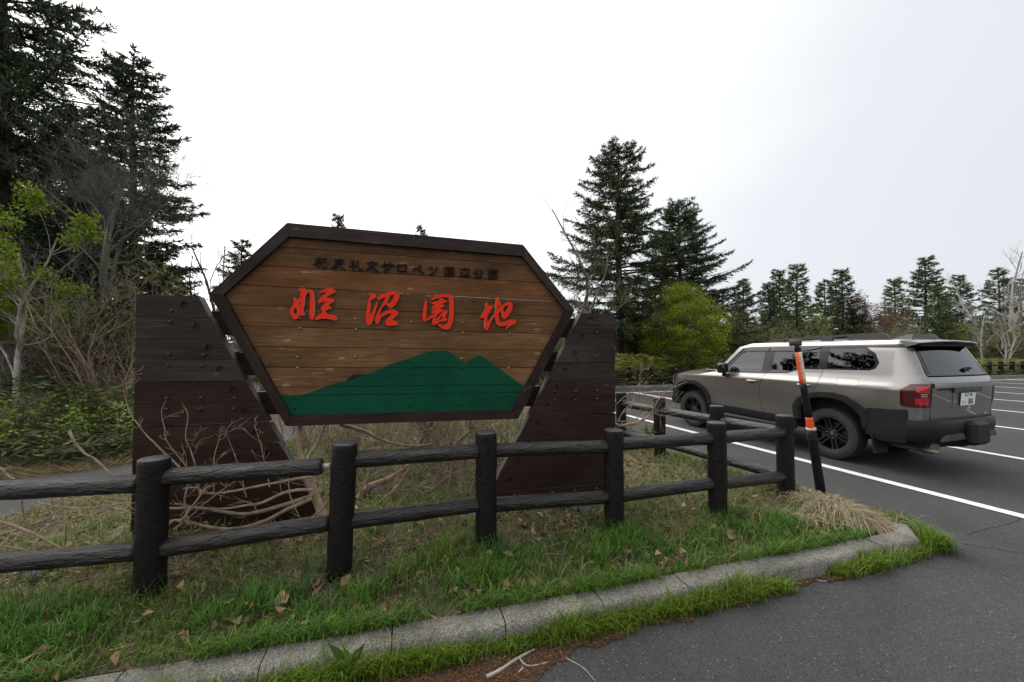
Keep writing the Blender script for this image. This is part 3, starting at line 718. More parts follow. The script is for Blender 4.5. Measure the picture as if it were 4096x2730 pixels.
def stroke_poly(pts, w0, w1):
    P = np.array(pts, float); n = len(P); Lp, Rp = [], []
    for i in range(n):
        t = P[min(i+1,n-1)]-P[max(i-1,0)]; t /= np.linalg.norm(t); q = np.array([-t[1], t[0]])
        w = (w0+(w1-w0)*i/(n-1))/2; c = P[i].copy()
        if i == 0: c -= t*w*.6
        if i == n-1: c += t*w*.6
        Lp.append(tuple(c+q*w)); Rp.append(tuple(c-q*w))
    return ccw(Lp+Rp[::-1])
for bi, (kf, strokes) in enumerate(BLK):
    mb = MB()
    for k, s in enumerate(strokes):
        w = .0095 if bi in (1, 2) else (0.0128 if len(strokes) < 8 else 0.0090)
        prism(stroke_poly([kf(*q) for q in s], w*.9, w*1.2), (), smap, -0.008, 0.004+k*.0004, mb, 0, 1)
    mb.build('letter', [M['black_paint'], M['grey_edge']], sign)

# ------------------------------------------------------------------ log fence
def rail_mesh(L_, r, n=20, seed=0, disp=0.05):
    rs = np.random.default_rng(seed); k = max(6, int(L_/0.022)); X = np.linspace(0, L_, k+1)
    A = np.arange(n)*2*PI/n
    xx, aa = np.meshgrid(X, A, indexing='ij')
    d = np.zeros_like(xx)
    for f, am in ((9,1.0),(19,.8),(37,.5)):
        for _ in range(4):
            ph, p2 = rs.uniform(0, 6.28, 2); m = rs.integers(2, 9)
            d += am*np.sin(xx*f*rs.uniform(.7,1.3)+ph+1.2*np.sin(aa*rs.integers(1,4)+p2))*np.cos(aa*m+p2+1.5*np.sin(xx*f*.5+ph))
    d /= 3.2
    end = np.minimum(np.clip(xx/.012, .0, 1), np.clip((L_-xx)/.012, 0, 1)); 
    R = r*(1+disp*d)*(0.86+0.14*np.sqrt(end))
    V = np.stack([xx, R*np.cos(aa), R*np.sin(aa)], -1).reshape(-1, 3)
    i, j = np.meshgrid(np.arange(k), np.arange(n), indexing='ij'); i = i.ravel(); j = j.ravel(); j2 = (j+1)%n
    Q = np.c_[i*n+j, i*n+j2, (i+1)*n+j2, (i+1)*n+j]
    V = np.r_[V, [[0,0,0],[L_,0,0]]]; b = len(V)-2; jj = np.arange(n)
    T = np.r_[np.c_[np.full(n, b), (jj+1)%n, jj], np.c_[np.full(n, b+1), k*n+jj, k*n+(jj+1)%n]]
    return np_mesh('rail', V, T, Q, smooth=True)
def place_along(o, a, b):
    a, b = Vector(a), Vector(b); o.location = a; o.rotation_euler = (b-a).to_track_quat('X', 'Z').to_euler()
def post_mesh(hgt, r, n=26, seed=0):
    rs = np.random.default_rng(seed); k = max(8, int(hgt/0.03)); Z = np.linspace(0, hgt, k+1); A = np.arange(n)*2*PI/n
    zz, aa = np.meshgrid(Z, A, indexing='ij'); d = np.zeros_like(zz)
    for f in (8, 17, 33):
        for _ in range(3):
            ph, p2 = rs.uniform(0, 6.28, 2); m = rs.integers(2, 10); d += np.sin(zz*f+ph+np.sin(aa*2+p2))*np.cos(aa*m+p2)
    R = r*(1+0.012*d); R[-1] *= 0.985
    V = np.stack([R*np.cos(aa), R*np.sin(aa), zz], -1).reshape(-1, 3)
    i, j = np.meshgrid(np.arange(k), np.arange(n), indexing='ij'); i = i.ravel(); j = j.ravel(); j2 = (j+1)%n
    Q = np.c_[i*n+j, i*n+j2, (i+1)*n+j2, (i+1)*n+j]
    # rim, ring and top
    rim = V[-n:].copy(); rim[:, :2] *= 0.94; rim[:, 2] += 0.006
    V = np.r_[V, rim, [[0,0,hgt+0.008]]]; b = (k+1)*n; jj = np.arange(n)
    Q2 = np.c_[k*n+jj, k*n+(jj+1)%n, b+(jj+1)%n, b+jj]
    T = np.c_[b+jj, b+(jj+1)%n, np.full(n, b+n)]
    mi = np.r_[np.ones(n), np.zeros(len(Q)), np.ones(n)]
    me = np_mesh('post', V, T, np.r_[Q, Q2], smooth=True, mat_idx=mi); return me
fence = empty('log_fence', gnd(343*D, 1380*D, .12))
tag(fence, 'nearest dark log fence with round posts, running in front of the sign', 'fence')
fence.location = (0,0,0)
PB = [((343,1380),(355,1052)),((778,1330),(793,1017)),((1117,1270),(1117,992)),((1411,1226),(1410,987)),((1650,1198),(1646,970)),((1806,1146),(1803,954))]
posts = []
for i, (b, t) in enumerate(PB):
    B = gnd(b[0]*D, b[1]*D, .12); T = atdepth(t[0]*D, t[1]*D, B[1])
    posts.append((B, T))
d01 = posts[0][0]-posts[1][0]
posts.insert(0, (posts[0][0]+d01, posts[0][1]+d01))
ztop = posts[-1][1][2]; B6 = posts[-1][0]
for q in ((1647,932),(1515,914),(1427,902)):
    T = gnd(q[0]*D, q[1]*D, ztop); posts.append((np.array([T[0], T[1], .05]), T))
dd = posts[-1][0]-posts[-2][0]
posts.append((posts[-1][0]+dd, posts[-1][1]+dd)); posts.append((posts[-1][0]+dd, posts[-1][1]+dd))
for i, (B, T) in enumerate(posts):
    B2 = B-(T-B)*0.25; h_ = float(np.linalg.norm(T-B2))
    o = link('post', post_mesh(h_-.008, 0.083, seed=i), fence, [M['post'], M['post_top']])
    o.location = B2; o.rotation_euler = Vector(T-B2).to_track_quat('Z', 'Y').to_euler()
RL = {0: (((0,1128),(318,1112)),((0,1295),(308,1268))), 1: (((380,1097),(765,1070)),((362,1262),(752,1202))), 2: (((820,1057),(1095,1038)),((808,1197),(1097,1160))),
      3: (((1137,1035),(1392,1027)),((1140,1160),(1393,1142))), 4: (((1433,1020),(1628,1008)),((1433,1138),(1630,1112))), 5: (((1668,1005),(1787,995)),((1671,1110),(1790,1097)))}
zr_up = zr_lo = None
for i in range(len(posts)-1):
    A, B = posts[i][0], posts[i+1][0]; dv = B-A; dv[2] = 0; Lh = np.linalg.norm(dv); dh = dv/Lh; nn = np.array([dh[1], -dh[0], 0])
    for k in range(2):
        if i in RL:
            q = RL[i][k]; P = [onplane(x*D, y*D, A, nn) for x, y in q]
            s0, s1 = [(p-A)@dh for p in P]; z0 = P[0][2]+(0-s0)*(P[1][2]-P[0][2])/(s1-s0); z1 = P[0][2]+(Lh-s0)*(P[1][2]-P[0][2])/(s1-s0)
            if i == 5: zz = z1; 
            if i == 5 and k == 0: zr_up = z1
            if i == 5 and k == 1: zr_lo = z1
        else: z0 = z1 = (zr_up if k == 0 else zr_lo)
        e0, e1 = 0.06, Lh-0.06
        if i == 1 and k == 0: e1 = Lh-0.11
        a = A+dh*e0; b = A+dh*e1; a[2] = z0+(z1-z0)*e0/Lh; b[2] = z0+(z1-z0)*e1/Lh
        o = link('rail', rail_mesh(float(np.linalg.norm(b-a)), 0.056, seed=i*2+k), fence, M['rail']); place_along(o, a, b)
        if i == 1 and k == 0:
            mb = MB(); mb.tube([b, b+dh*.05], 0.018, 10); mb.build('sleeve_pipe', [M['pvc']], fence)
# far fence along the end of the lot
def far_fence(label, x0, x1, step, hgt, lo, up, r, off, group='fences at the far end of the car park'):
    f = empty('log_fence', (x0, farline(x0, off), 0.0)); tag(f, label, 'fence', group)
    n = int((x1-x0)/step); pm_ = post_mesh(hgt, r, 12, 5); P = []
    for i in range(n+1):
        x = x0+i*step; o = link('post', pm_, f); 
        if i == 0: pm_.materials.append(M['post']); pm_.materials.append(M['post_top'])
        o.location = (x-x0, farline(x, off)-farline(x0, off), 0); P.append(np.array(o.location))
    Ls = float(np.linalg.norm(P[1]-P[0])); rm = rail_mesh(Ls-.02, r*.66, 10, 3); rm.materials.append(M['rail'])
    for i in range(n):
        for z in (lo, up):
            o = link('rail', rm, f); place_along(o, P[i]+np.array([0,0,z]), P[i+1]+np.array([0,0,z]))
    return f
far_fence('distant dark log fence in front of bamboo grass, left of the parked car', 0.9, 17.0, 1.16, 0.92, 0.38, 0.74, 0.085, 0.75)
far_fence('distant dark log fence with closely set posts, seen to the right of the parked car', 24.5, 50.0, 1.2, 0.98, 0.36, 0.78, 0.12, 0.75)

# ------------------------------------------------------------------ leaning marker post
bl = empty('marker_post', gnd(3287, 1982, .08)); BY = float(bl.location[1])
tag(bl, 'leaning snow marker pole with orange, white and black bands beside the fence corner', 'marker post')
def BP(px, py):
    P = atdepth(px, py, BY); return Vector(P)-bl.location
def graded():  # colour runs from orange on one side to white on the other
    m, t, b, o = newmat('graded_band')
    c = N(t, 'ShaderNodeTexCoord'); s = N(t, 'ShaderNodeSeparateXYZ'); L(t, c.outputs['Object'], s.inputs[0])
    # distance across the pole from its leaning axis
    ad = N(t, 'ShaderNodeMath', operation='MULTIPLY_ADD'); L(t, s.outputs[2], ad.inputs[0]); ad.inputs[1].default_value = 0.152; L(t, s.outputs[0], ad.inputs[2])
    n = noise(t, c.outputs['Object'], 30, 6, 0.7)
    a2 = N(t, 'ShaderNodeMath', operation='MULTIPLY_ADD'); L(t, n, a2.inputs[0]); a2.inputs[1].default_value = 0.05; L(t, ad.outputs[0], a2.inputs[2])
    mr = N(t, 'ShaderNodeMapRange'); mr.inputs['From Min'].default_value = 0.005; mr.inputs['From Max'].default_value = 0.045; L(t, a2.outputs[0], mr.inputs[0])
    L(t, ramp(t, mr.outputs[0], [(0.0, (0.62,0.10,0.025)), (0.45, (0.66,0.36,0.25)), (0.8, (0.62,0.56,0.50))]), b.inputs['Base Color'])
    b.inputs['Roughness'].default_value = 0.6; return m
M['graded'] = graded(); M['orange'] = simple('orange_band', (0.72,0.075,0.012), 0.55, var=0.15, scale=40)
M['chipped'] = paint_worn('chipped_black_paint', (0.012,0.012,0.016), (0.22,0.22,0.21), 0.66, 0.4)
M['rust'] = simple('rusty_brown', (0.055,0.032,0.026), 0.6, var=0.5, scale=18, bmp=0.3)
ax = [(3287,1990),(3244,1717),(3235.7,1669.6),(3212,1536),(3193,1408),(3189,1392)]
A_ = [BP(*q) for q in ax]
def seg(name, i, j, r0, r1, mat, n=18, sh=0.0):
    mb = MB(); P = [A_[i].lerp(A_[j], k/6) for k in range(7)]; mb.tube(P, [r0+(r1-r0)*k/6 for k in range(7)], n); return mb.build(name, [mat], bl)
seg('lower_tube', 0, 1, 0.0475, 0.0445, M['chipped'])
seg('orange_band', 1, 2, 0.036, 0.0355, M['orange']); seg('black_band', 2, 3, 0.0352, 0.0345, M['chipped'])
seg('graded_band', 3, 4, 0.0343, 0.033, M['graded']); seg('black_band', 4, 5, 0.0335, 0.0325, M['chipped'])
mb = MB(); c = A_[1]; dr = (A_[2]-A_[0]).normalized(); mb.tube([c-dr*.012, c+dr*.012, c+dr*.014], [0.0495,0.0495,0.0475], 20); mb.build('collar', [M['pale_edge']], bl)
mb = MB(); c = BP(3183, 1374); mb.tube([c+Vector((-.055,.03,.005)), c+Vector((-.05,.027,.005)), c+Vector((.042,-.03,0.008)), c+Vector((.046,-.033,.008))], [0.032,0.037,0.037,0.033], 18)
mb.tube([A_[5]-dr*.01, A_[5]+dr*.045], 0.024, 14); mb.build('cap', [M['rust']], bl)
# ------------------------------------------------------------------ parked car (x forward, y left, z up; origin on the ground under the rear axle)
CYAW = -0.3374
car = empty('parked_car', (5.8916, 6.6274, 0.0), PI/2-CYAW)
tag(car, 'bronze-grey off-road station wagon with black cladding, parked beyond the fence corner', 'car')
def car_paint():
    m, t, b, o = newmat('bronze_metallic_paint')
    f = noise(t, coord(t), 900, 2)
    L(t, ramp(t, f, [(0.3, (0.238,0.224,0.214)), (0.7, (0.280,0.264,0.253))]), b.inputs['Base Color'])
    b.inputs['Metallic'].default_value = 0.8; b.inputs['Roughness'].default_value = 0.30
    b.inputs['Coat Weight'].default_value = 0.7; b.inputs['Coat Roughness'].default_value = 0.03
    return m
M['paint'] = car_paint()
M['cladding'] = simple('black_plastic_cladding', (0.0125,0.0135,0.015), 0.5, var=0.12, scale=40, bmp=0.06); M['cladding'].node_tree.nodes['Principled BSDF'].inputs['Specular IOR Level'].default_value = 0.28
M['gloss_black'] = simple('gloss_black_trim', (0.010,0.010,0.011), 0.12, var=0.1)
M['tyre'] = simple('tyre_rubber', (0.021,0.020,0.019), 0.78, var=0.25, scale=14, bmp=0.15)
M['rim'] = simple('matt_black_alloy', (0.012,0.012,0.013), 0.38, 0.3, var=0.1)
M['steel'] = simple('steel', (0.38,0.37,0.36), 0.35, 0.9, var=0.2)
M['grey_plastic'] = simple('grey_plastic', (0.055,0.056,0.058), 0.5, var=0.1)
M['dark_interior'] = simple('dark_interior', (0.010,0.010,0.011), 0.8)
M['chrome'] = simple('bronze_handle', (0.40,0.38,0.36), 0.25, 0.8, var=0.05)
M['plate'] = simple('plate_white', (0.72,0.74,0.74), 0.5, var=0.04)
M['plate_ink'] = simple('plate_dark_green', (0.012,0.028,0.022), 0.5)
def glass(name, tint, alpha):
    m, t, b, o = newmat(name)
    t.nodes.remove(b)
    tr = N(t, 'ShaderNodeBsdfTransparent'); tr.inputs[0].default_value = (*[c*alpha for c in tint], 1)
    gl = N(t, 'ShaderNodeBsdfGlossy'); gl.inputs['Roughness'].default_value = 0.0; gl.inputs[0].default_value = (0.95,0.97,1,1)
    fr = N(t, 'ShaderNodeFresnel'); fr.inputs[0].default_value = 1.75
    mx_ = N(t, 'ShaderNodeMixShader'); L(t, fr.outputs[0], mx_.inputs[0]); L(t, tr.outputs[0], mx_.inputs[1]); L(t, gl.outputs[0], mx_.inputs[2]); L(t, mx_.outputs[0], o.inputs[0])
    return m
M['glass'] = glass('clear_green_glass', (0.80,0.95,0.90), 0.85); M['privacy'] = glass('privacy_glass', (0.75,0.8,0.85), 0.10)
def lens(name, col, rough=0.08):
    m, t, b, o = newmat(name); b.inputs['Base Color'].default_value = (*col, 1); b.inputs['Roughness'].default_value = rough; b.inputs['Coat Weight'].default_value = 1.0; b.inputs['Coat Roughness'].default_value = 0.03
    return m
M['lens_red'] = lens('red_lens', (0.42,0.008,0.010)); M['lens_dark'] = lens('dark_red_lens', (0.055,0.004,0.006)); M['lens_clear'] = lens('clear_lens', (0.35,0.33,0.33)); M['amber'] = lens('amber_lens', (0.30,0.06,0.01))

XC, LC, WR, XF, LF = -0.80, 0.36, 0.74, 3.02, 0.7
wz = ([.30,.40,.52,.62,.85,1.05,1.165,1.19,1.21,1.27,1.34,1.40,1.55,1.70,1.78,1.83,1.86],[.86,.905,.945,.957,.968,.978,.983,.980,.969,.936,.908,.890,.846,.800,.768,.735,.69])
rz_ = ([.30,.45,.75,.90,1.0,1.2,1.28,1.34,1.38,1.55,1.75,1.86],[-1.06,-1.10,-1.115,-1.125,-1.135,-1.15,-1.145,-1.115,-1.085,-1.01,-0.915,-.86])
fz_ = ([.30,.5,.7,.9,1.08,1.16,1.22],[3.50,3.62,3.72,3.72,3.66,3.55,3.40])
def body(u, z, off=0.0, rear_off=0.0):
    """point on the body side: u = X-XC on the flank, <0 round the rear corner and across the tail"""
    w = float(np.interp(z, *wz))+off; xr = float(np.interp(z, *rz_))-rear_off; ry = float(np.interp(z, [.3,1.2,1.4,1.8],[.24,.22,.17,.15]))
    X = u+XC
    if u >= 0:
        xs = XF-XC
        if u <= xs:
            Y = w
        else:
            a = min(1, (u-xs)/LF)*PI/2; xf = float(np.interp(z, *fz_)); X = XF+(xf-XF)*math.sin(a); Y = w-.42+.42*math.cos(a)
        bl_ = 0
        for x0, s in ((0.0,.62),(2.85,.60)):
            bl_ += .020*math.exp(-((X-x0)/s)**4)*math.exp(-((z-.98)/.17)**2)
        # slight plan taper
        Y += bl_ - .012*max(0, (X-1.6)/1.4)**2
        # door waist scoop
        Y -= .016*math.exp(-((z-.78)/.16)**2)*math.exp(-((X-1.35)/.75)**4)
        return (X, Y, z)
    if u >= -LC:
        a = -u/LC*PI/2; return (XC-(XC-xr)*math.sin(a), w-ry+ry*math.cos(a), z)
    t = (-u-LC)/WR; Y = (w-ry)*(1-t); return (xr-.035*(1-(1-t)**2), Y, z)
def uY(Y, z):
    w = float(np.interp(z, *wz)); ry = float(np.interp(z, [.3,1.2,1.4,1.8],[.24,.22,.17,.15])); return -LC-WR*(1-Y/(w-ry))
def panel(name, outline, mat, parent, grid=0.03, off=0.0, flange=0.012, holes=(), fn=None, mirror=True, label=None, X=True, rear_off=0.0):
    fn = fn or (lambda u, z, d: body(u, z, d, rear_off))
    o2 = [(x-XC, z) for x, z in outline] if X else list(outline); h2 = [[(x-XC, z) for x, z in h] if X else list(h) for h in holes]
    V, T, bd = fill2d(o2, h2, grid)
    P = np.array([fn(u, z, off) for u, z in V])
    n = np.cross(P[T[:,1]]-P[T[:,0]], P[T[:,2]]-P[T[:,0]])
    c = P[T].mean(1)-np.array([1.2,0,.9]); 
    if (n*c).sum() < 0: T = T[:, ::-1]; bd = [(b, a) for a, b in bd]
    Q = np.array([fn(u, z, off-flange) for u, z in V])
    nb = len(P); allv = np.r_[P, P, Q]
    quads = np.array([(nb+b, nb+a, 2*nb+a, 2*nb+b) for a, b in bd])
    me = np_mesh(name, allv, T, quads, smooth=True)
    ez, eu = .012, .02; NR = []
    for u, z in V:
        a_, b_ = np.array(fn(u+eu, z, off)), np.array(fn(u-eu, z, off)); c_, d_ = np.array(fn(u, z+ez, off)), np.array(fn(u, z-ez, off))
        n_ = np.cross(a_-b_, c_-d_); NR.append(n_/(np.linalg.norm(n_)+1e-12))
    NR = np.array(NR)
    if (NR*(P-np.array([1.2,0,.9]))).sum() < 0: NR = -NR
    sm = np.r_[np.ones(len(T)), np.zeros(len(quads))].astype(bool); me.polygons.foreach_set('use_smooth', sm); me.normals_split_custom_set_from_vertices(np.r_[NR, NR, NR].tolist())
    me.polygons.foreach_set('material_index', (~sm).astype(np.int32))  # flange edges coloured near-black, standing in for shade in the panel gaps
    me.materials.append(mat); me.materials.append(M['dark_interior'])
    o = bpy.data.objects.new(name, me); COL.objects.link(o); o.parent = parent
    if label: o['label'] = label
    r = [o]
    if mirror:
        o2_ = bpy.data.objects.new(name, me); COL.objects.link(o2_); o2_.parent = parent; o2_.scale = (1,-1,1); r.append(o2_)
    return r
AR_O = [(.535,.56),(.54,.77),(.45,.905),(.29,.99),(.205,1.018),(.10,1.04),(-.10,1.05),(-.28,1.015),(-.43,.925),(-.53,.84),(-.555,.70)]
AR_I = [(.455,.56),(.46,.75),(.385,.86),(.25,.935),(.09,.965),(-.10,.968),(-.24,.935),(-.37,.855),(-.455,.74),(-.48,.56)]
AF_O = [(2.315,.58),(2.34,.76),(2.43,.89),(2.55,.985),(2.70,1.035),(2.97,1.035),(3.13,.98),(3.26,.86),(3.36,.66)]
AF_I = [(2.39,.56),(2.42,.745),(2.50,.86),(2.60,.925),(2.72,.96),(2.95,.96),(3.08,.91),(3.20,.79),(3.27,.60)]
CUT1 = [(2.07,1.262),(2.12,1.15),(2.175,.95),(2.195,.8),(2.185,.60)]
CUT2 = [(1.065,1.292),(1.115,1.2),(1.168,1.0),(1.182,.85),(1.135,.68),(1.095,.575)]
CUT3 = [(.10,1.40),(.135,1.19),(.205,1.022)]
G_ = 0.004
bodyp = empty('body', (0,0,0), 0, car)
panel('front_fender', [(x+G_, z) for x, z in CUT1[::-1]]+[(2.25,1.262),(2.6,1.195),(3.05,1.165),(3.35,1.14),(3.55,1.12),(3.55,.70),(3.34,.70)]+AF_O[::-1][1:], M['paint'], bodyp, holes=())
fd = panel('front_door', CUT1+[(x+G_, z) for x, z in CUT2[::-1]], M['paint'], car)
rd = panel('rear_door', [(x-G_, z) for x, z in CUT2]+AR_O[:5]+[(x+G_, z) for x, z in CUT3[::-1]]+[(.42,1.395),(.55,1.365),(.66,1.312)], M['paint'], car)
# quarter panel wraps round to the tail with a cut-out for the lamp
yg = 0.735
Uq = lambda lst: [(u+XC, z) for u, z in lst]
LAMP = [(-.085,.965),(-.085,1.175),(-.15,1.255),(uY(yg,1.26)+.004,1.262),(uY(yg,.94)+.004,.94),(-.12,.945)]
qout = [(x-G_, z) for x, z in CUT3]+AR_O[5:10]+[(-.53,.875),(-.80,.885)]+Uq([(-.15,.905)])+Uq([(-.15,.945)])+Uq([(-.12,.945),(-.085,.965),(-.085,1.175),(-.15,1.255),(uY(yg,1.262),1.262)])+\
       Uq([(uY(yg+.005,1.36),1.36),(uY(.685,1.55),1.55),(uY(.625,1.745),1.745)])+[(-.80,1.745),(-.45,1.752),(-.575,1.66),(-.635,1.525),(-.60,1.44),(-.52,1.412),(.096,1.402)]
fuel = [(-.14,1.285),(-.40,1.285),(-.435,1.25),(-.42,1.18),(-.39,1.152),(-.17,1.155),(-.135,1.18),(-.13,1.25)]
fin = [tuple((np.array(p)-np.mean(fuel, axis=0))*.975+np.mean(fuel, axis=0)) for p in fuel]
panel('quarter_panel', qout, M['paint'], bodyp, holes=[fuel])
panel('fuel_flap', fin, M['paint'], bodyp, mirror=False)
panel('gap_shadow', fuel, M['dark_interior'], bodyp, off=-.01, mirror=True)
panel('corner_panel', Uq([(-.14,.94),(uY(yg,.94)+.002,.94),(uY(.76,.74),.74),(-.14,.74)]), M['paint'], bodyp)
# lamps
lm = panel('tail_lamp', Uq(LAMP), M['lens_dark'], car, grid=0.03, off=0.012, flange=.05, label='dark red tail lamp')
for k, lo in enumerate(lm):
    for zz in ((1.135,1.232),(0.975,1.075)):
        q = [(-.20,zz[0]+.02),(-.20,zz[1]-.01),(-.26,zz[1]),(uY(.76,zz[1]),zz[1]),(uY(.76,zz[0]),zz[0]),(-.24,zz[0])]
        r = panel('light_element', Uq(q), M['lens_red'], lo, off=0.026, flange=.02, mirror=False, grid=0.05)
    for zz in (1.087,1.112): panel('light_element', Uq([(-.25,zz),(uY(.79,zz),zz),(uY(.79,zz),zz+.013),(-.25,zz+.013)]), M['lens_clear'], lo, off=0.028, flange=.02, mirror=False, grid=0.05)
# tailgate (whole width), built on the rear surface, u through the centre by mirroring y
def rearf(y, z, d):
    s = 1 if y >= 0 else -1; X, Y, Z = body(min(uY(abs(y), z), -LC), z, 0, d); return (X, abs(y)*s, Z)
gate = panel('tailgate', [(-.73,.745),(.73,.745),(.73,1.26),(.735,1.345),(-.735,1.345),(-.73,1.26)], M['paint'], car, grid=.06, fn=rearf, mirror=False, X=False)[0]
def gp(name, q, mat, off, parent=gate, fl=.02, grid=.06, label=None):
    return panel(name, q, mat, parent, grid=grid, fn=rearf, mirror=False, X=False, off=off, flange=fl, label=label)[0]
gp('gate_garnish', [(-.72,1.205),(.72,1.205),(.72,1.262),(-.72,1.262)], M['paint'], .022, fl=.03)
bgp = gp('badge_bar', [(-.34,1.135),(.34,1.135),(.34,1.205),(-.34,1.205)], M['grey_plastic'], .026, fl=.03)
gp('plate_recess', [(-.31,.90),(.31,.90),(.33,1.13),(-.33,1.13)], M['paint'], .004, fl=.01)
pl = gp('number_plate', [(-.175,.955),(.175,.955),(.175,1.125),(-.175,1.125)], M['plate'], .020, fl=.01, grid=.2)
gp('gate_reflector', [(-.62,.80),(-.50,.80),(-.50,.83),(-.62,.83)], M['lens_clear'], .003, fl=.004)
gl_ = gp('rear_window', [(-.715,1.362),(.715,1.362),(.645,1.62),(.60,1.775),(-.60,1.775),(-.645,1.62)], M['gloss_black'], .0, parent=car, fl=.02)
panel('window_pane', [(-.66,1.378),(.66,1.378),(.60,1.62),(.565,1.765),(-.565,1.765),(-.60,1.62)], M['privacy'], gl_, grid=.06, fn=rearf, mirror=False, X=False, off=.004, flange=.004)
mb = MB(); 
def RP(y, z, d): return Vector(rearf(y, z, d))
mb.tube([RP(-.16,1.45,.03), RP(-.30,1.462,.03), RP(-.46,1.485,.025)], [.022,.018,.008], 8); mb.tube([RP(-.13,1.44,.0), RP(-.13,1.44,.045)], .022, 8); mb.tube([RP(-.18,1.42,.03), RP(-.14,1.45,.03)], .012, 6)
mb.build('rear_wiper', [M['gloss_black']], gl_)
# writing on plate and tailgate
def text_mesh(txt, size, depth=0.0):
    cu = bpy.data.curves.new('text', 'FONT'); cu.body = txt; cu.size = size; cu.align_x = 'CENTER'; cu.align_y = 'CENTER'; cu.extrude = depth
    to = bpy.data.objects.new('text', cu); COL.objects.link(to); bpy.context.view_layer.update()
    dg = bpy.context.evaluated_depsgraph_get(); me = bpy.data.meshes.new_from_object(to.evaluated_get(dg)); bpy.data.objects.remove(to); return me
def put_text(txt, size, y, z, d, mat, parent, sx=1.0, name='lettering'):
    me = text_mesh(txt, size, .0015)
    for v in me.vertices:
        q = RP(y-v.co.x*sx, z+v.co.y, d); v.co = (q.x-v.co.z, q.y, q.z)
    me.materials.clear(); o = link(name, me, parent, mat); return o
put_text('TOYOTA', .052, -.02, 1.168, .032, M['steel'], bgp, 1.25)
put_text('LANDCRUISER', .036, .50, 1.182, .006, M['gloss_black'], gate, 1.15)
put_text('374', .047, -.055, 1.095, .0245, M['plate_ink'], pl, .8)
put_text('331', .105, -.055, 1.005, .0245, M['plate_ink'], pl, .82)
def strokes_on_plate(strokes, y, z, s, w):
    mb = MB()
    for k, st_ in enumerate(strokes):
        q = stroke_poly([(y-(p[0]-.5)*s, z+(p[1]-.5)*s) for p in st_], w, w)
        V, T, bd = fill2d(q); mb.add([RP(u, v, .0235+k*.0002) for u, v in V], [tuple(t) for t in T])
    return mb.build('lettering', [M['plate_ink']], pl)
strokes_on_plate([[(.18,.05),(.18,.95)],[(.02,.7),(.34,.7)],[(.16,.66),(.03,.4)],[(.42,.85),(.98,.85)],[(.58,.95),(.58,.7)],[(.82,.95),(.82,.7)],[(.45,.68),(.97,.68)],[(.48,.55),(.92,.55),(.92,.25),(.48,.25),(.48,.55)],[(.7,.68),(.7,.25)],[(.5,.4),(.92,.4)],[(.55,.2),(.42,.03)],[(.85,.2),(.97,.03)]], .075, 1.097, .045, .0032)
strokes_on_plate([[(.05,.9),(.2,.8)],[(.0,.65),(.16,.55)],[(.05,.05),(.22,.4)],[(.45,.9),(.9,.95)],[(.48,.9),(.46,.45)],[(.48,.68),(.95,.68)],[(.75,.68),(.75,.42)],[(.32,.42),(1.0,.42)],[(.55,.3),(.38,.05)],[(.75,.3),(.95,.05)]], .025, 1.097, .045, .0032)
strokes_on_plate([[(.25,.95),(.4,.6)],[(.85,.75),(.45,.5),(.2,.3),(.25,.1),(.5,.03),(.85,.08)]], .125, 1.0, .045, .005)
strokes_on_plate([[(.3,.5),(.7,.5)]], .075, 1.005, .03, .012)
# glass and trim on the flank
sur = panel('window_surround', [(2.06,1.272),(1.93,1.43),(1.62,1.742),(1.5,1.775),(-.80,1.792)]+Uq([(uY(.64,1.79),1.79),(uY(.64,1.75),1.75)])+[(-.80,1.749),(-.45,1.756),(-.575,1.664),(-.63,1.525),(-.597,1.443),(-.518,1.416),(.098,1.406),(.42,1.40),(.55,1.37),(.66,1.317),(1.07,1.297)], M['gloss_black'], car, off=-.004,
    holes=[[(1.965,1.295),(1.66,1.645),(1.58,1.69),(1.17,1.695),(1.162,1.31)],[(.985,1.325),(.985,1.698),(.385,1.705),(.45,1.42),(.56,1.388),(.68,1.332)],[(.352,1.708),(.22,1.74),(.168,1.428),(.425,1.425)],[(.07,1.742),(-.40,1.746),(-.525,1.655),(-.595,1.53),(-.56,1.452),(-.50,1.432),(.06,1.426)]])
for nm, q, mt_, par in (('door_window', [(1.97,1.290),(1.66,1.65),(1.575,1.70),(1.165,1.70),(1.157,1.305)], M['glass'], 0), ('door_window', [(.99,1.32),(.99,1.703),(.38,1.71),(.445,1.416),(.56,1.383),(.68,1.327)], M['privacy'], 0),
        ('vent_window', [(.355,1.712),(.215,1.745),(.163,1.423),(.43,1.42)], M['privacy'], 0), ('quarter_window', [(.075,1.746),(-.40,1.75),(-.53,1.657),(-.60,1.53),(-.565,1.448),(-.50,1.428),(.055,1.421)], M['privacy'], 0)):
    panel(nm, q, mt_, car, off=-.008, flange=.004)
panel('window_visor', [(1.66,1.665),(1.58,1.712),(1.5,1.757),(1.09,1.762),(1.09,1.70),(1.575,1.697)], M['grey_plastic'], car, off=.012, flange=.012)
panel('window_visor', [(1.07,1.70),(1.07,1.763),(.18,1.765),(.30,1.73),(.46,1.702)], M['grey_plastic'], car, off=.012, flange=.012)
panel('cantrail', [(1.46,1.779),(1.66,1.745),(1.94,1.452),(2.08,1.285),(2.22,1.275),(1.98,1.50),(1.74,1.775),(1.50,1.845),(.5,1.862),(-.80,1.855)]+Uq([(uY(.6,1.85),1.85),(uY(.66,1.795),1.795)])+[(-.80,1.796)], M['paint'], bodyp)
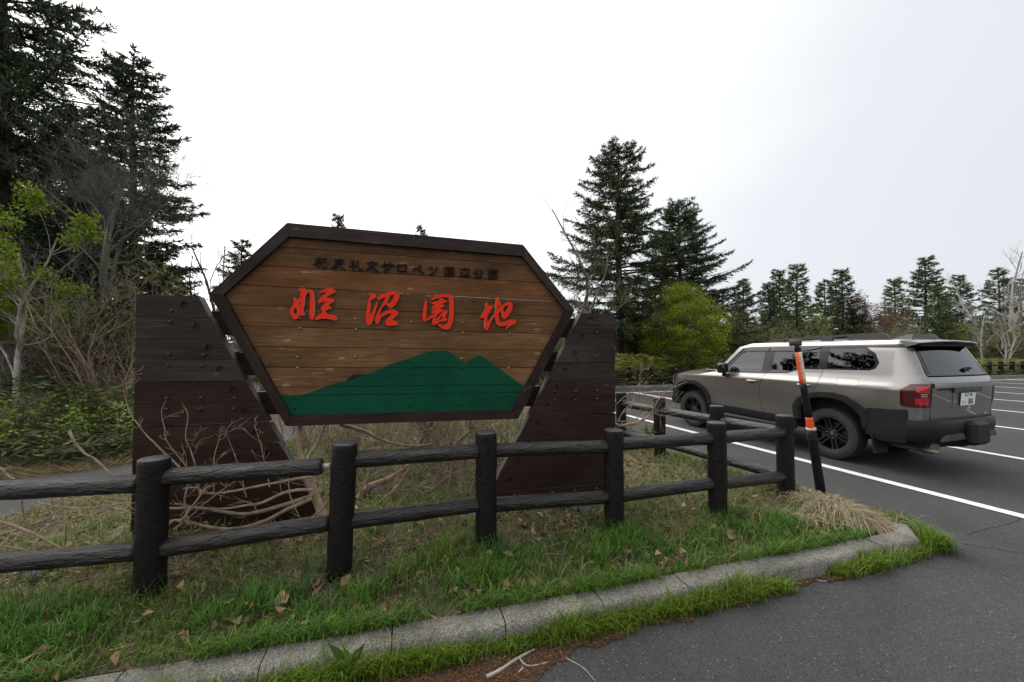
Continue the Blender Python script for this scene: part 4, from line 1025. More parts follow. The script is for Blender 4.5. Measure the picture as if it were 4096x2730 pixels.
# roof, windscreen, bonnet
def gridmesh(name, xs, ys, zf, mat, parent, smooth=True):
    V = [(x, y, zf(x, y)) for x in xs for y in ys]; n = len(ys)
    Q = [(i*n+j, (i+1)*n+j, (i+1)*n+j+1, i*n+j+1) for i in range(len(xs)-1) for j in range(n-1)]
    return link(name, np_mesh(name, V, None, Q, smooth=smooth), parent, mat)
def roofz(x, y):
    c = float(np.interp(x, [-.92,-.6,0,.8,1.3,1.55,1.75],[1.865,1.885,1.90,1.90,1.885,1.865,1.80])); e_ = c-.045
    return e_+(c-e_)*(1-min(1, abs(y)/.72)**2.4)
gridmesh('roof', np.linspace(-.90,1.74,34), np.linspace(-.705,.705,25), roofz, M['paint'], bodyp)
def wsf(x, y): return 1.80-(x-1.74)*(.53/.62)-.03*(abs(y)/.72)**2
gridmesh('windscreen', np.linspace(1.74,2.36,8), np.linspace(-.72,.72,13), wsf, M['glass'], car)
def hoodz(x, y):
    c = float(np.interp(x, [2.2,2.6,3.0,3.3,3.5,3.6,3.66],[1.315,1.305,1.285,1.26,1.22,1.17,1.08])); s = float(np.interp(x, [2.2,2.7,3.3,3.66],[1.262,1.195,1.145,1.06]))
    return s+(c-s)*(1-min(1, abs(y)/.90)**3.2)
gridmesh('bonnet', np.linspace(2.2,3.66,30), np.linspace(-.90,.90,31), hoodz, M['paint'], car)
mb = MB(); mb.bevbox(2.33,2.62,.56,.80,1.262,1.305,.015); mb.bevbox(2.33,2.62,-.80,-.56,1.262,1.305,.015); mb.build('cowl_vent', [M['gloss_black']], car)
mb = MB(); mb.bevbox(3.45,3.74,-.74,.74,.50,1.10,.06); mb.bevbox(3.40,3.80,-.72,.72,.42,.66,.06); mb.build('nose', [M['cladding']], car)
# spoiler
mb = MB()
sp_x = [(-.80,1.868),(-.95,1.866),(-1.06,1.850),(-1.075,1.838),(-1.03,1.815),(-.88,1.79)]
ys_ = [-.73,-.70,-.4,0,.4,.70,.73]
ring = [[(x+(0.05*(abs(y)/.73)**3 if x < -.9 else 0), y, z-.03*(abs(y)/.73)**2) for x, z in sp_x] for y in ys_]
k = len(sp_x); mb.add([v for r in ring for v in r], [(i*k+j, i*k+(j+1)%k, (i+1)*k+(j+1)%k, (i+1)*k+j) for i in range(len(ys_)-1) for j in range(k)], 0, False)
mb.add(ring[0], [tuple(reversed(range(k)))]); mb.add(ring[-1], [tuple(range(k))])
so = mb.build('spoiler', [M['paint']], car)
mb = MB(); mb.box(-1.02,-.90,-.66,.66,1.765,1.812); mb.build('spoiler_underside', [M['void']], so)
mb = MB(); mb.box(-1.045,-1.03,-.16,.16,1.808,1.822); mb.build('brake_light', [M['void']], so)
# roof rails
for s in (1, -1):
    mb = MB()
    def rp(q, y0, y1):
        V, T, bd = fill2d(ccw(q)); F = [(x, y1, z) for x, z in V]; B = [(x, y0, z) for x, z in V]
        mb.add(F, [tuple(t[::-1]) for t in T]); mb.add(B, [tuple(t) for t in T])
        vs, fs = [], []
        for a, b in bd: kk = len(vs); vs += [F[a], F[b], B[b], B[a]]; fs.append((kk, kk+1, kk+2, kk+3))
        mb.add(vs, fs)
    y = .60*s
    rp([(1.26,1.855),(1.13,1.925),(-.10,1.965),(-.52,1.975),(-.60,1.955),(-.66,1.86),(-.10,1.875),(-.10,1.935),(.12,1.925),(.14,1.868),(.30,1.866),(.31,1.918),(.92,1.898),(.95,1.86)], y-.028, y+.028)
    mb.build('roof_rail', [M['grey_plastic']], car)
mb = MB(); V = [(-.36,-.03,1.885),(-.36,.03,1.885),(-.62,.035,1.88),(-.62,-.035,1.88),(-.56,0,1.955),(-.62,0,1.958)]
mb.add(V, [(0,1,4),(0,4,5,3),(1,2,5,4),(2,3,5)]); mb.build('roof_antenna', [M['grey_plastic']], car)
# arch mouldings, sills, bumper
for nm, O, I in (('rear_arch_moulding', AR_O, AR_I), ('front_arch_moulding', AF_O, AF_I)):
    O2 = [(np.array(p)+(np.array(p)-np.array([O[len(O)//2][0]*0+(0 if nm[0]=='r' else 2.85), .5]))*.012) for p in O]
    panel(nm, [tuple(p) for p in O2]+I[::-1], M['cladding'], car, off=.026, flange=.09, grid=.05)
panel('sill', [(2.33,.595),(2.33,.43),(.53,.43),(.53,.572),(1.10,.574),(2.19,.598)], M['cladding'], car, off=.012, flange=.06)
for s in (1, -1):
    mb = MB(); mb.tube([(2.25,.88*s,.42),(2.15,.955*s,.405),(1.4,.965*s,.40),(.70,.955*s,.395),(.55,.88*s,.40)], [.035,.045,.045,.045,.03], 10); mb.build('side_step', [M['cladding']], car)
panel('bumper_side', [(-.50,.50),(-.555,.86),(-.62,.885),(-.80,.893)]+Uq([(-.13,.905),(-.13,.60),(-.10,.44)])+[(-.80,.44),(-.66,.43)], M['cladding'], car, off=.018, flange=.05)
# rear bumper beam with tread top and tow cover
BPL = [(0,-1.24),(.2,-1.238),(.4,-1.232),(.58,-1.212),(.72,-1.175),(.83,-1.11),(.91,-1.02),(.955,-.935)]
BPR = [(.17,.776),(.012,.776),(0,.762),(-.004,.66),(.012,.575),(.045,.50),(.09,.455),(.18,.45)]
plan = [(-y, x) for y, x in BPL[::-1][:-1]]+BPL
mb = MB(); ring = []
for i, (y, x) in enumerate(plan):
    ya, xa = plan[max(i-1,0)]; yb, xb = plan[min(i+1,len(plan)-1)]; ty, tx = yb-ya, xb-xa; l = math.hypot(ty, tx); ny, nx = -tx/l, ty/l   # inward normal (towards +x at the centre)
    ring.append([(x+nx*d, y+ny*d, z) for d, z in BPR])
k = len(BPR); mb.add([v for r in ring for v in r], [(i*k+j, (i+1)*k+j, (i+1)*k+j+1, i*k+j+1) for i in range(len(plan)-1) for j in range(k-1)], 0, True)
bo = mb.build('rear_bumper', [M['cladding']], car)
mb = MB()
for i in range(4):
    for j in range(46):
        y = -.80+j*.0355+(i%2)*.017; ex = float(np.interp(abs(y), [q[0] for q in BPL], [q[1] for q in BPL]))
        x = ex+.035+i*.026; mb.box(x-.008, x+.008, y-.011, y+.011, .772, .779)
mb.build('tread_studs', [M['cladding']], bo)['kind'] = 'stuff'
mb = MB(); mb.bevbox(-1.335,-1.20,-.19,.19,.43,.755,.045); mb.build('tow_cover', [M['cladding']], bo)
for s in (1,-1):
    mb = MB(); q = [(.22,.52),(.66,.50),(.58,.585),(.28,.60)]
    vs = [(-1.252+(.16*max(0,(y-.4)))*1.0, y*s, z) for y, z in q]+[(-1.18, y*s, z) for y, z in q]
    mb.add(vs, [(0,1,2,3),(0,4,5,1),(1,5,6,2),(2,6,7,3),(3,7,4,0)]); mb.build('skid_insert', [M['grey_plastic']], bo)
    # mud flap
    mb = MB(); mb.box(-.575,-.555,(.66 if s > 0 else -.965),(.965 if s > 0 else -.66),.235,.60); 
    mb.v = [(x-(.60-z)*.12, y, z) if z < .5 else (x, y, z) for x, y, z in mb.v]; mb.build('mud_flap', [M['cladding']], car)
mb = MB(); mb.tube([(-.55,.45,.38),(-.62,.45,.38),(-1.0,.45,.37),(-1.05,.45,.37)], [.07,.10,.10,.07], 14); mb.tube([(-.9,.56,.36),(-1.02,.60,.35),(-1.16,.62,.34)], .032, 10); mb.build('exhaust', [simple('dull_muffler', (.20,.18,.155), .5, .5, var=.3)], car)
mb = MB(); mb.lathe([(.0,-.10),(.33,-.10),(.37,-.06),(.37,.06),(.33,.10),(0,.10)], 24, 'z', center=(-.78,-.1,.46)); mb.build('spare_wheel_well', [M['dark_interior']], car)
# underbody and interior
mb = MB(); mb.box(-1.02,3.4,-.62,.62,.36,1.18); mb.box(.60,2.28,-.88,.88,.46,1.20); mb.box(-1.03,-.60,-.80,.80,.50,1.20); mb.box(-.60,.60,-.84,.84,1.06,1.20); mb.box(2.28,3.42,-.82,.82,1.06,1.12)
mb.build('underbody', [M['dark_interior']], car)
for yy in (.40,-.40):
    mb = MB(); mb.bevbox(1.15,1.65,yy-.25,yy+.25,1.0,1.22,.05); mb.bevbox(1.02,1.20,yy-.25,yy+.25,1.2,1.60,.06); mb.bevbox(1.05,1.15,yy-.13,yy+.13,1.6,1.76,.04); mb.build('seat', [M['dark_interior']], car)
mb = MB(); mb.bevbox(-.15,.05,-.66,.66,1.1,1.58,.05); mb.build('rear_seat', [M['dark_interior']], car)
mb = MB(); mb.bevbox(1.95,2.3,-.72,.72,1.1,1.28,.04); mb.build('dashboard', [M['dark_interior']], car)
for s in (1,-1): panel('gap_blocker', [(-.55,1.06),(-.55,1.40),(.1,1.395),(.6,1.30),(2.05,1.262),(2.15,.62),(.62,.60),(.56,.8),(.35,1.03)], M['dark_interior'], car, off=-.045, flange=.005, mirror=True) if s > 0 else None  # dark sheet added inside the doors to keep sky out of the gaps
# mirrors, handles
def superbox(mb, x0, x1, y0, y1, z0, z1, e=.45, n=10):
    cx_, cy_, cz_ = (x0+x1)/2, (y0+y1)/2, (z0+z1)/2; rx, ry, rz = (x1-x0)/2, (y1-y0)/2, (z1-z0)/2; f = lambda t: math.copysign(abs(t)**e, t)
    vs = []; m_ = 2*n
    for i in range(n+1):
        a = -PI/2+PI*i/n
        for j in range(m_): b = 2*PI*j/m_; vs.append((cx_+rx*f(math.cos(a))*f(math.cos(b)), cy_+ry*f(math.cos(a))*f(math.sin(b)), cz_+rz*f(math.sin(a))))
    mb.add(vs, [(i*m_+j, i*m_+(j+1)%m_, (i+1)*m_+(j+1)%m_, (i+1)*m_+j) for i in range(n) for j in range(m_)], 0, True)
for s in (1, -1):
    mb = MB(); superbox(mb, 1.80,1.99,(.985 if s > 0 else -1.14),(1.14 if s > 0 else -.985),1.25,1.46); mr_ = mb.build('door_mirror', [M['gloss_black']], car)
    mb = MB(); mb.bevbox(1.81,1.95,(.90 if s > 0 else -1.05),(1.05 if s > 0 else -.90),1.185,1.25,.02); mb.build('mirror_foot', [M['gloss_black']], mr_)
    mb = MB(); mb.box(1.992,1.997,(1.02 if s > 0 else -1.10),(1.10 if s > 0 else -1.02),1.32,1.40); mb.build('indicator', [M['amber']], mr_)
for s, d in ((1, 0), (-1, 1)):
    for X_, door in ((1.31, fd[d]), (.34, rd[d])):
        Y_ = body(X_-XC, 1.135)[1]
        mb = MB(); pts = [(X_+.105, Y_+.005, 1.137),(X_+.085, Y_+.035, 1.138),(X_, Y_+.045, 1.14),(X_-.085, Y_+.035, 1.14),(X_-.105, Y_+.005, 1.139)]
        mb.tube(pts, [.013,.017,.018,.017,.013], 8); h_ = mb.build('door_handle', [M['chrome']], door)
        mb = MB(); V = [(X_+.07*math.cos(a), body(X_+.07*math.cos(a)-XC, 1.135+.04*math.sin(a))[1]+.002, 1.135+.04*math.sin(a)) for a in np.linspace(0, 2*PI, 16, endpoint=False)]
        mb.add(V, [tuple(reversed(range(16)))]); mb.build('handle_cup', [M['gloss_black']], door)
# wheels
def wheel(X, s):
    w = empty('wheel', (X, .80*s, .397), 0, car)
    if s < 0: w.rotation_euler = (0,0,PI)
    if 'tm' not in M:
        mb = MB(); prof = [(.235,-.11),(.26,-.128),(.32,-.135),(.365,-.128),(.385,-.112),(.389,-.06),(.389,.06),(.385,.112),(.365,.128),(.32,.136),(.288,.132),(.262,.125),(.250,.11)]
        mb.lathe(prof, 56, 'y')
        for i in range(64):
            a0 = 2*PI*i/64
            for (y0, y1, sh) in ((-.118,-.072,0),(-.062,-.008,.5),(.008,.062,.2),(.072,.121,.6)):
                a = a0+sh*2*PI/64; da = 2*PI/64*.36
                vs = []
                for r_ in (.383,.3975 if abs(y0) < .07 or y0 > 0 else .396):
                    for yy in (y0, y1):
                        for aa in (a-da, a+da):
                            rr = r_-(.010 if max(abs(y0), abs(y1)) > .1 and abs(yy) > .1 else 0); vs.append((rr*math.cos(aa), yy, rr*math.sin(aa)))
                mb.add(vs, [(4,5,7,6),(0,1,5,4),(2,6,7,3),(0,4,6,2),(1,3,7,5)])
            # shoulder lugs on the outer wall
            a = a0; da = 2*PI/64*.30; vs = []
            for r_, yy in ((.352,.131),(.386,.118),(.352,.137),(.388,.1255)):
                for aa in (a-da, a+da): vs.append((r_*math.cos(aa), yy, r_*math.sin(aa)))
            mb.add(vs, [(4,6,7,5),(0,4,5,1),(0,2,6,4),(1,5,7,3),(2,3,7,6)])
        M['tm'] = mb
        M['tme'] = bpy.data.meshes.new('tyre'); M['tme'].from_pydata(mb.v, [], mb.f); M['tme'].polygons.foreach_set('use_smooth', mb.sm); M['tme'].materials.append(M['tyre'])
        mb = MB(); mb.lathe([(.232,-.10),(.240,.095),(.246,.122),(.238,.126),(.228,.118),(.222,.08),(.215,-.09)], 40, 'y'); mb.lathe([(.0005,.075),(.045,.075),(.075,.06),(.09,.02),(.10,-.05)], 24, 'y')
        for i in range(6):
            for t_ in (-.21, .21):
                a = 2*PI*(i+.25)/6; c_, s_ = math.cos(a), math.sin(a); c2, s2 = math.cos(a+t_*.62), math.sin(a+t_*.62)
                p_in = (.052*c_-.022*(t_/.21)*s_*1.0, .052*s_+.022*(t_/.21)*c_); p_out = (.226*c2, .226*s2)
                dx, dz = p_out[0]-p_in[0], p_out[1]-p_in[1]; l = math.hypot(dx, dz); nx, nz = -dz/l*.0145, dx/l*.0145
                vs = []
                for (px_, pz_), yt, yb in ((p_in,.078,.03),(p_out,.108,.05)):
                    for yy, kk in ((yb,1.25),(yt,.8)):
                        vs += [(px_-nx*kk, yy, pz_-nz*kk), (px_+nx*kk, yy, pz_+nz*kk)]
                mb.add(vs, [(2,3,7,6),(0,2,6,4),(1,5,7,3),(0,4,5,1)])
        mb.v = [(x*1.075, y, z*1.075) for x, y, z in mb.v]
        M['rme'] = bpy.data.meshes.new('rim'); M['rme'].from_pydata(mb.v, [], mb.f); M['rme'].polygons.foreach_set('use_smooth', mb.sm); M['rme'].materials.append(M['rim'])
        mb = MB(); mb.lathe([(.0005,.092),(.007,.092),(.0105,.085),(.0105,.05)], 8, 'y'); M['nme'] = bpy.data.meshes.new('lug_nut'); M['nme'].from_pydata(mb.v, [], mb.f); M['nme'].materials.append(M['steel'])
        mb = MB(); mb.lathe([(.0005,.082),(.028,.082),(.034,.076),(.034,.06)], 20, 'y'); M['hme'] = bpy.data.meshes.new('hub_cap'); M['hme'].from_pydata(mb.v, [], mb.f); M['hme'].materials.append(M['grey_plastic'])
        mb = MB(); mb.lathe([(.0,-.02),(.17,-.02),(.17,-.005),(.0,-.005)], 28, 'y'); mb.bevbox(.10,.19,-.04,.03,-.09,.06,.01); M['bme'] = bpy.data.meshes.new('brake_disc'); M['bme'].from_pydata(mb.v, [], mb.f); M['bme'].materials.append(M['grey_plastic'])
        mb = MB(); mb.lathe([(.0,-.09),(.225,-.09)], 28, 'y'); M['wme'] = bpy.data.meshes.new('wheel_back'); M['wme'].from_pydata(mb.v, [], mb.f); M['wme'].materials.append(M['dark_interior'])
    link('tyre', M['tme'], w); r = link('rim', M['rme'], w); link('brake_disc', M['bme'], w); link('hub_cap', M['hme'], w); link('wheel_back', M['wme'], w)
    for i in range(6):
        a = 2*PI*i/6+.26; o = link('lug_nut', M['nme'], w); o.location = (.0695*math.cos(a), 0, .0695*math.sin(a))
for X_ in (0.0, 2.85):
    for s in (1, -1): wheel(X_, s)
# ------------------------------------------------------------------ vegetation builders
def unit(v): return v/(np.linalg.norm(v, axis=-1, keepdims=True)+1e-12)
def tubes_np(P, R, k=4):
    """P (n,m,3) polylines, R (n,m) radii -> verts, quads"""
    P = np.asarray(P, float); R = np.asarray(R, float); n, m = P.shape[:2]
    T = unit(np.gradient(P, axis=1)); ref = np.where(np.abs(T[..., 2:3]) > .9, np.array([1.,0,0]), np.array([0,0,1.]))
    A = unit(np.cross(T, ref)); B = np.cross(T, A); a = np.arange(k)*2*PI/k
    V = P[:, :, None, :]+R[:, :, None, None]*(A[:, :, None, :]*np.cos(a)[None, None, :, None]+B[:, :, None, :]*np.sin(a)[None, None, :, None])
    base = (np.arange(n)*m*k)[:, None, None]; i = np.arange(m-1)[None, :, None]*k; j = np.arange(k)[None, None, :]; j2 = (j+1)%k
    Q = np.stack([base+i+j, base+i+j2, base+i+k+j2, base+i+k+j], -1).reshape(-1, 4)
    return V.reshape(-1, 3), Q
class Acc:
    def __init__(s): s.V = []; s.T = []; s.Q = []; s.C = []; s.n = 0
    def add(s, V, T=None, Q=None, C=None):
        V = np.asarray(V).reshape(-1, 3); s.V.append(V)
        if T is not None: s.T.append(np.asarray(T)+s.n)
        if Q is not None: s.Q.append(np.asarray(Q)+s.n)
        if C is not None: s.C.append(np.broadcast_to(np.asarray(C, dtype=float), (len(V), 3)))
        s.n += len(V)
    def mesh(s, name, smooth=False):
        return np_mesh(name, np.concatenate(s.V), np.concatenate(s.T) if s.T else None, np.concatenate(s.Q) if s.Q else None, smooth, np.concatenate(s.C) if s.C else None)
def spikes(acc, P, Dr, ln, wd, C, rs):
    """thin triangles from P along Dr"""
    n = len(P); sd = unit(np.cross(Dr, rs.normal(size=(n, 3)))); ln = np.broadcast_to(ln, n)[:, None]; wd = np.broadcast_to(wd, n)[:, None]
    V = np.stack([P-sd*wd/2, P+sd*wd/2, P+Dr*ln], 1).reshape(-1, 3); acc.add(V, np.arange(3*n).reshape(-1, 3), None, np.repeat(C, 3, axis=0))
def leaves(acc, P, Dr, ln, wd, C, rs, fold=0.25):
    """pointed leaves: two triangles per side along Dr"""
    n = len(P); sd = unit(np.cross(Dr, rs.normal(size=(n, 3)))); up = np.cross(sd, Dr)
    ln = np.broadcast_to(ln, n)[:, None]; wd = np.broadcast_to(wd, n)[:, None]
    mid = P+Dr*ln*.42-up*ln*.04; tip = P+Dr*ln-up*ln*.16
    V = np.stack([P, mid-sd*wd/2+up*wd*fold, tip, mid+sd*wd/2+up*wd*fold], 1).reshape(-1, 3)
    b = np.arange(n)[:, None]*4; T = np.concatenate([b+np.array([[0,1,2]]), b+np.array([[0,2,3]])]); acc.add(V, T, None, np.repeat(C, 4, axis=0))
def rcol(rs, n, c0, c1, j=0.15):
    t = rs.random((n, 1)); c = np.array(c0)*(1-t)+np.array(c1)*t; return c*(1+j*rs.normal(size=(n, 1)))
def conifer(seed, H, R, zb, nb, ns=1.0, c0=(.012,.026,.010), c1=(.040,.066,.022), droop=.22, pw=.8, lop=None, dens=1.0, dead=0.06, rt=None, gap=0.0):
    rs = np.random.default_rng(seed); tr = Acc(); cr = Acc()
    rt = rt or H*.016
    zt = np.linspace(0, H, 14); tw = np.c_[.02*H*.3*np.sin(zt*.5+seed), .02*H*.3*np.cos(zt*.4+seed), zt]; tw[:, :2] *= (zt/H)[:, None]
    V, Q = tubes_np([tw], [rt*(1-zt/H)**.8+.012], 9); tr.add(V, None, Q)
    P_all, R_all = [], []
    for i in range(nb):
        f = (i+rs.random())/nb; z = zb+(H-zb)*(f**.85)*.985
        t = (z-zb)/(H-zb); Lb = R*((1-t)**pw)*rs.uniform(.55,1.12)+.18*ns
        if gap and math.sin(z*2.1+seed)+.5*math.sin(z*5.3) < -1+gap*2 and rs.random() < .6: Lb *= .45
        az = i*2.399963+rs.normal()*.35
        if lop: Lb *= lop(az, t)
        if Lb < .12: continue
        up = .35*t+rs.normal()*.07; dr = droop*(1-t*.7)*rs.uniform(.6,1.3)
        s = np.linspace(0, 1, 7); hd = np.array([math.cos(az), math.sin(az)])
        x0 = np.array([np.interp(z, zt, tw[:,0]), np.interp(z, zt, tw[:,1])])
        bz = z+Lb*(up*s-dr*1.7*s**2+dr*1.05*s**3+.10*s**4)
        B = np.c_[x0+hd*(Lb*s)[:, None], bz]; bend = rs.normal()*.10*Lb; B[:, 0] += -hd[1]*bend*s**2; B[:, 1] += hd[0]*bend*s**2
        P_all.append(B); R_all.append((.010+.012*Lb)*(1-s)**.8+.004)
        if rs.random() < dead*(1-t): continue
        nl = int(dens*Lb/(.085*ns))+4
        sl = np.clip(rs.uniform(.12,1.0,nl*2)**.8, 0, 1); q = np.stack([np.interp(sl, s, B[:, k]) for k in range(3)], 1)
        tg = unit(np.stack([np.interp(sl, s, np.gradient(B[:, k])) for k in range(3)], 1))
        side = np.where(np.arange(nl*2)%2 == 0, 1., -1.)[:, None]; lat = np.c_[-tg[:,1], tg[:,0], np.zeros(nl*2)]
        an = rs.uniform(.55,1.05,(nl*2,1)); bd = unit(tg*np.cos(an)+side*unit(lat)*np.sin(an)+np.array([0,0,-.16])+rs.normal(size=(nl*2,3))*np.array([.12,.12,.26]))
        ll = (.34*Lb*(1-sl)+.13*ns)*rs.uniform(.6,1.15,nl*2); ll = np.minimum(ll, .95)
        kk = np.maximum(3, (ll/(.028*ns)).astype(int)); idx = np.repeat(np.arange(nl*2), kk)
        u = rs.random(len(idx)); pp = q[idx]+bd[idx]*(ll[idx]*u)[:, None]+np.array([0,0,-1.])*(ll[idx]*u**2*.12)[:, None]
        nd = unit(bd[idx]*.75+rs.normal(size=(len(idx),3))*.42+np.array([0,0,.12]))
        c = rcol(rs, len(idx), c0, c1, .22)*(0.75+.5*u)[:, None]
        spikes(cr, pp, nd, rs.uniform(.09,.17,len(idx))*ns, rs.uniform(.024,.044,len(idx))*ns, c, rs)
        # leader shoot along the branch
        u = rs.random(int(Lb/(.03*ns))+3)**.7; pp = np.stack([np.interp(u, s, B[:, k]) for k in range(3)], 1); tg2 = unit(np.stack([np.interp(u, s, np.gradient(B[:, k])) for k in range(3)], 1))
        spikes(cr, pp, unit(tg2+rs.normal(size=pp.shape)*.5), rs.uniform(.08,.15,len(u))*ns, .03*ns, rcol(rs, len(u), c0, c1, .2), rs)
    # top leader
    u = rs.random(int(60)); pp = np.c_[np.full(60, tw[-1,0]), np.full(60, tw[-1,1]), H-.5*ns*u]; spikes(cr, pp, unit(rs.normal(size=(60,3))*np.array([1,1,.4])+np.array([0,0,.5])), .13*ns, .03*ns, rcol(rs, 60, c0, c1), rs)
    V, Q = tubes_np(np.array(P_all), np.array(R_all), 4); tr.add(V, None, Q)
    return tr.mesh('trunk', True), cr.mesh('crown')
def place_tree(name, meshes, mats, loc, label, cat='tree', group=None, rz=0, sc=1.0, parts=('trunk','crown')):
    r = empty(name, loc, rz); r.scale = (sc, sc, sc) if not hasattr(sc, '__len__') else sc; tag(r, label, cat, group)
    for nm, me, m in zip(parts, meshes, mats):
        if me is None: continue
        if not me.materials: me.materials.append(m)
        o = bpy.data.objects.new(nm, me); COL.objects.link(o); o.parent = r
    return r
def branchy(seed, stems, levels, wob=.08, grav=.12, k0=7):
    """stems: list of (start, dir, length, radius); levels: (n children, length ratio, spread, radius ratio, up)"""
    rs = np.random.default_rng(seed); acc = Acc(); m = 6; s = np.linspace(0, 1, m)
    S = np.array([x[0] for x in stems], float); Dv = unit(np.array([x[1] for x in stems], float)); Ln = np.array([x[2] for x in stems], float); R0 = np.array([x[3] for x in stems], float)
    tips = []
    for lv in range(len(levels)+1):
        n = len(S); bend = rs.normal(size=(n,3))*wob; b2 = rs.normal(size=(n,3))*wob
        P = S[:, None]+Dv[:, None]*(Ln[:, None]*s)[..., None]+bend[:, None]*(Ln[:, None]*np.sin(s*PI*1.3)*.6)[..., None]+b2[:, None]*(Ln[:, None]*np.sin(s*PI*2.2)*.35)[..., None]
        P[..., 2] += grav*(Ln[:, None]*s**2)*(1 if lv else .0)
        Rr = np.maximum(R0[:, None]*(1-.72*s), .0016)
        V, Q = tubes_np(P, Rr, max(3, k0-2*lv)); acc.add(V, None, Q)
        tips.append((P, R0))
        if lv == len(levels): break
        c, ratio, spr, rr, up = levels[lv]
        idx = np.repeat(np.arange(n), c); t = rs.uniform(.22,1.0,len(idx)); fi = t*(m-1); i0 = np.minimum(fi.astype(int), m-2); fr = (fi-i0)[:, None]
        S2 = P[idx, i0]*(1-fr)+P[idx, i0+1]*fr; tg = unit(P[idx, i0+1]-P[idx, i0])
        perp = unit(np.cross(tg, rs.normal(size=(len(idx),3)))); an = rs.uniform(.5,1.3,(len(idx),1))*spr
        Dv = unit(tg*np.cos(an)+perp*np.sin(an)+np.array([0,0,up])); Ln = Ln[idx]*ratio*rs.uniform(.55,1.2,len(idx))*(1.15-.5*t)
        R0 = np.maximum(R0[idx]*(1-.72*t)*rr, .0018); S = S2
    return acc, tips
# ------------------------------------------------------------------ conifers
def at_px(px, Y, z=0.07): return ((px-PW/2)/FPX*Y, Y, z)
lop1 = lambda az, t: 1.0
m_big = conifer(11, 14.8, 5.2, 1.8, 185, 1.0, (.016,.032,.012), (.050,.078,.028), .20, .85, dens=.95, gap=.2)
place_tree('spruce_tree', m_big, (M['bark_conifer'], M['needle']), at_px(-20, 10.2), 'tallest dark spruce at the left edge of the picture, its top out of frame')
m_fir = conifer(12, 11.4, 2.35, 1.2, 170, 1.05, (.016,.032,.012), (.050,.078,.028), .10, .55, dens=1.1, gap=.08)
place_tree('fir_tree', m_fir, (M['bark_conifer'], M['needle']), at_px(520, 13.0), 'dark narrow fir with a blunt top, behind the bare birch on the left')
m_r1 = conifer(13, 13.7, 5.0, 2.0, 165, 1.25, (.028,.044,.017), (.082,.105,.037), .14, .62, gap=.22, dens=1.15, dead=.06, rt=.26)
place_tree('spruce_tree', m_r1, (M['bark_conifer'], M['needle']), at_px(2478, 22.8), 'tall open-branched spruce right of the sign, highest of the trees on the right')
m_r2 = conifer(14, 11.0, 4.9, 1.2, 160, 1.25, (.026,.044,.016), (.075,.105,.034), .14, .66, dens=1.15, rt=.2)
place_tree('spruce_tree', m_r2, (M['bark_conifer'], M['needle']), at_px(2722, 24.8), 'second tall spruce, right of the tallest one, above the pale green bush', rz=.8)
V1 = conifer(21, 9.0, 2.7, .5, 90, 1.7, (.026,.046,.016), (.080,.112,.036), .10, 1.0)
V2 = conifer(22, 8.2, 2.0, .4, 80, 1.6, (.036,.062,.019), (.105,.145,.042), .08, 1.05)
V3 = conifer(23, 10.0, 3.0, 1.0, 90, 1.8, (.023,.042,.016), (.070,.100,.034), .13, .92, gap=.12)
def yline(px, off): 
    r = (px-PW/2)/FPX; return (17.8-KS*4.6+off)/(1-KS*r)
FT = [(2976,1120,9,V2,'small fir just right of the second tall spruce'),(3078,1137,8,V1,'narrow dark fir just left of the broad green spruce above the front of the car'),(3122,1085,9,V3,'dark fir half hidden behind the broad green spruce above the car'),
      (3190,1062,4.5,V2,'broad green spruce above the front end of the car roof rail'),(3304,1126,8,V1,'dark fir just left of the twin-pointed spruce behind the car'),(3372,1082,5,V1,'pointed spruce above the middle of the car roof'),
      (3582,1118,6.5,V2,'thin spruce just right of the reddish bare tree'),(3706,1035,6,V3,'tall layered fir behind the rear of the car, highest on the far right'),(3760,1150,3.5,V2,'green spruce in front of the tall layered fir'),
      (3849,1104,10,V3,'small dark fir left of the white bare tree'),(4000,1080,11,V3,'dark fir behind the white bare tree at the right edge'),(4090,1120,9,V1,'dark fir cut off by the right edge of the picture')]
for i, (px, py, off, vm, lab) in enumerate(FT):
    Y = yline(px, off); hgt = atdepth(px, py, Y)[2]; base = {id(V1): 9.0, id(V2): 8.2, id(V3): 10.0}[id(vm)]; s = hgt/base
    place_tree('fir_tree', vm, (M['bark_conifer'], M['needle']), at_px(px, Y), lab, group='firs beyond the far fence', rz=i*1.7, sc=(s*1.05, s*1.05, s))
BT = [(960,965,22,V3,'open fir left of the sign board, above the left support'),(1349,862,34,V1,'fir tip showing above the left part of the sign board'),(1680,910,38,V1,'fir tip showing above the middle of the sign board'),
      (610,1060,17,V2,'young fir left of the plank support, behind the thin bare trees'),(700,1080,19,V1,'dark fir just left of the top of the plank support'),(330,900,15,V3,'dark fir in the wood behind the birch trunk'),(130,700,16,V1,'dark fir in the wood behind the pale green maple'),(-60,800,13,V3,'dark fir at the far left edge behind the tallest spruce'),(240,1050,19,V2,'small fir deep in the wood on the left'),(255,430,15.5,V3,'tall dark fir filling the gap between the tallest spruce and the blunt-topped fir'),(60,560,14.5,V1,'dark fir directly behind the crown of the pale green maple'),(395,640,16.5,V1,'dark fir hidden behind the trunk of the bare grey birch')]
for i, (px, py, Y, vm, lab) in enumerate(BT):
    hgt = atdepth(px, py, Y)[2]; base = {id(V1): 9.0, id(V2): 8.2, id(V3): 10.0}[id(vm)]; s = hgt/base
    place_tree('fir_tree', vm, (M['bark_conifer'], M['needle']), at_px(px, Y), lab, group='firs in the wood on the left', rz=2+i*1.3, sc=(s*.62, s*.62, s) if i in (1, 2) else s)
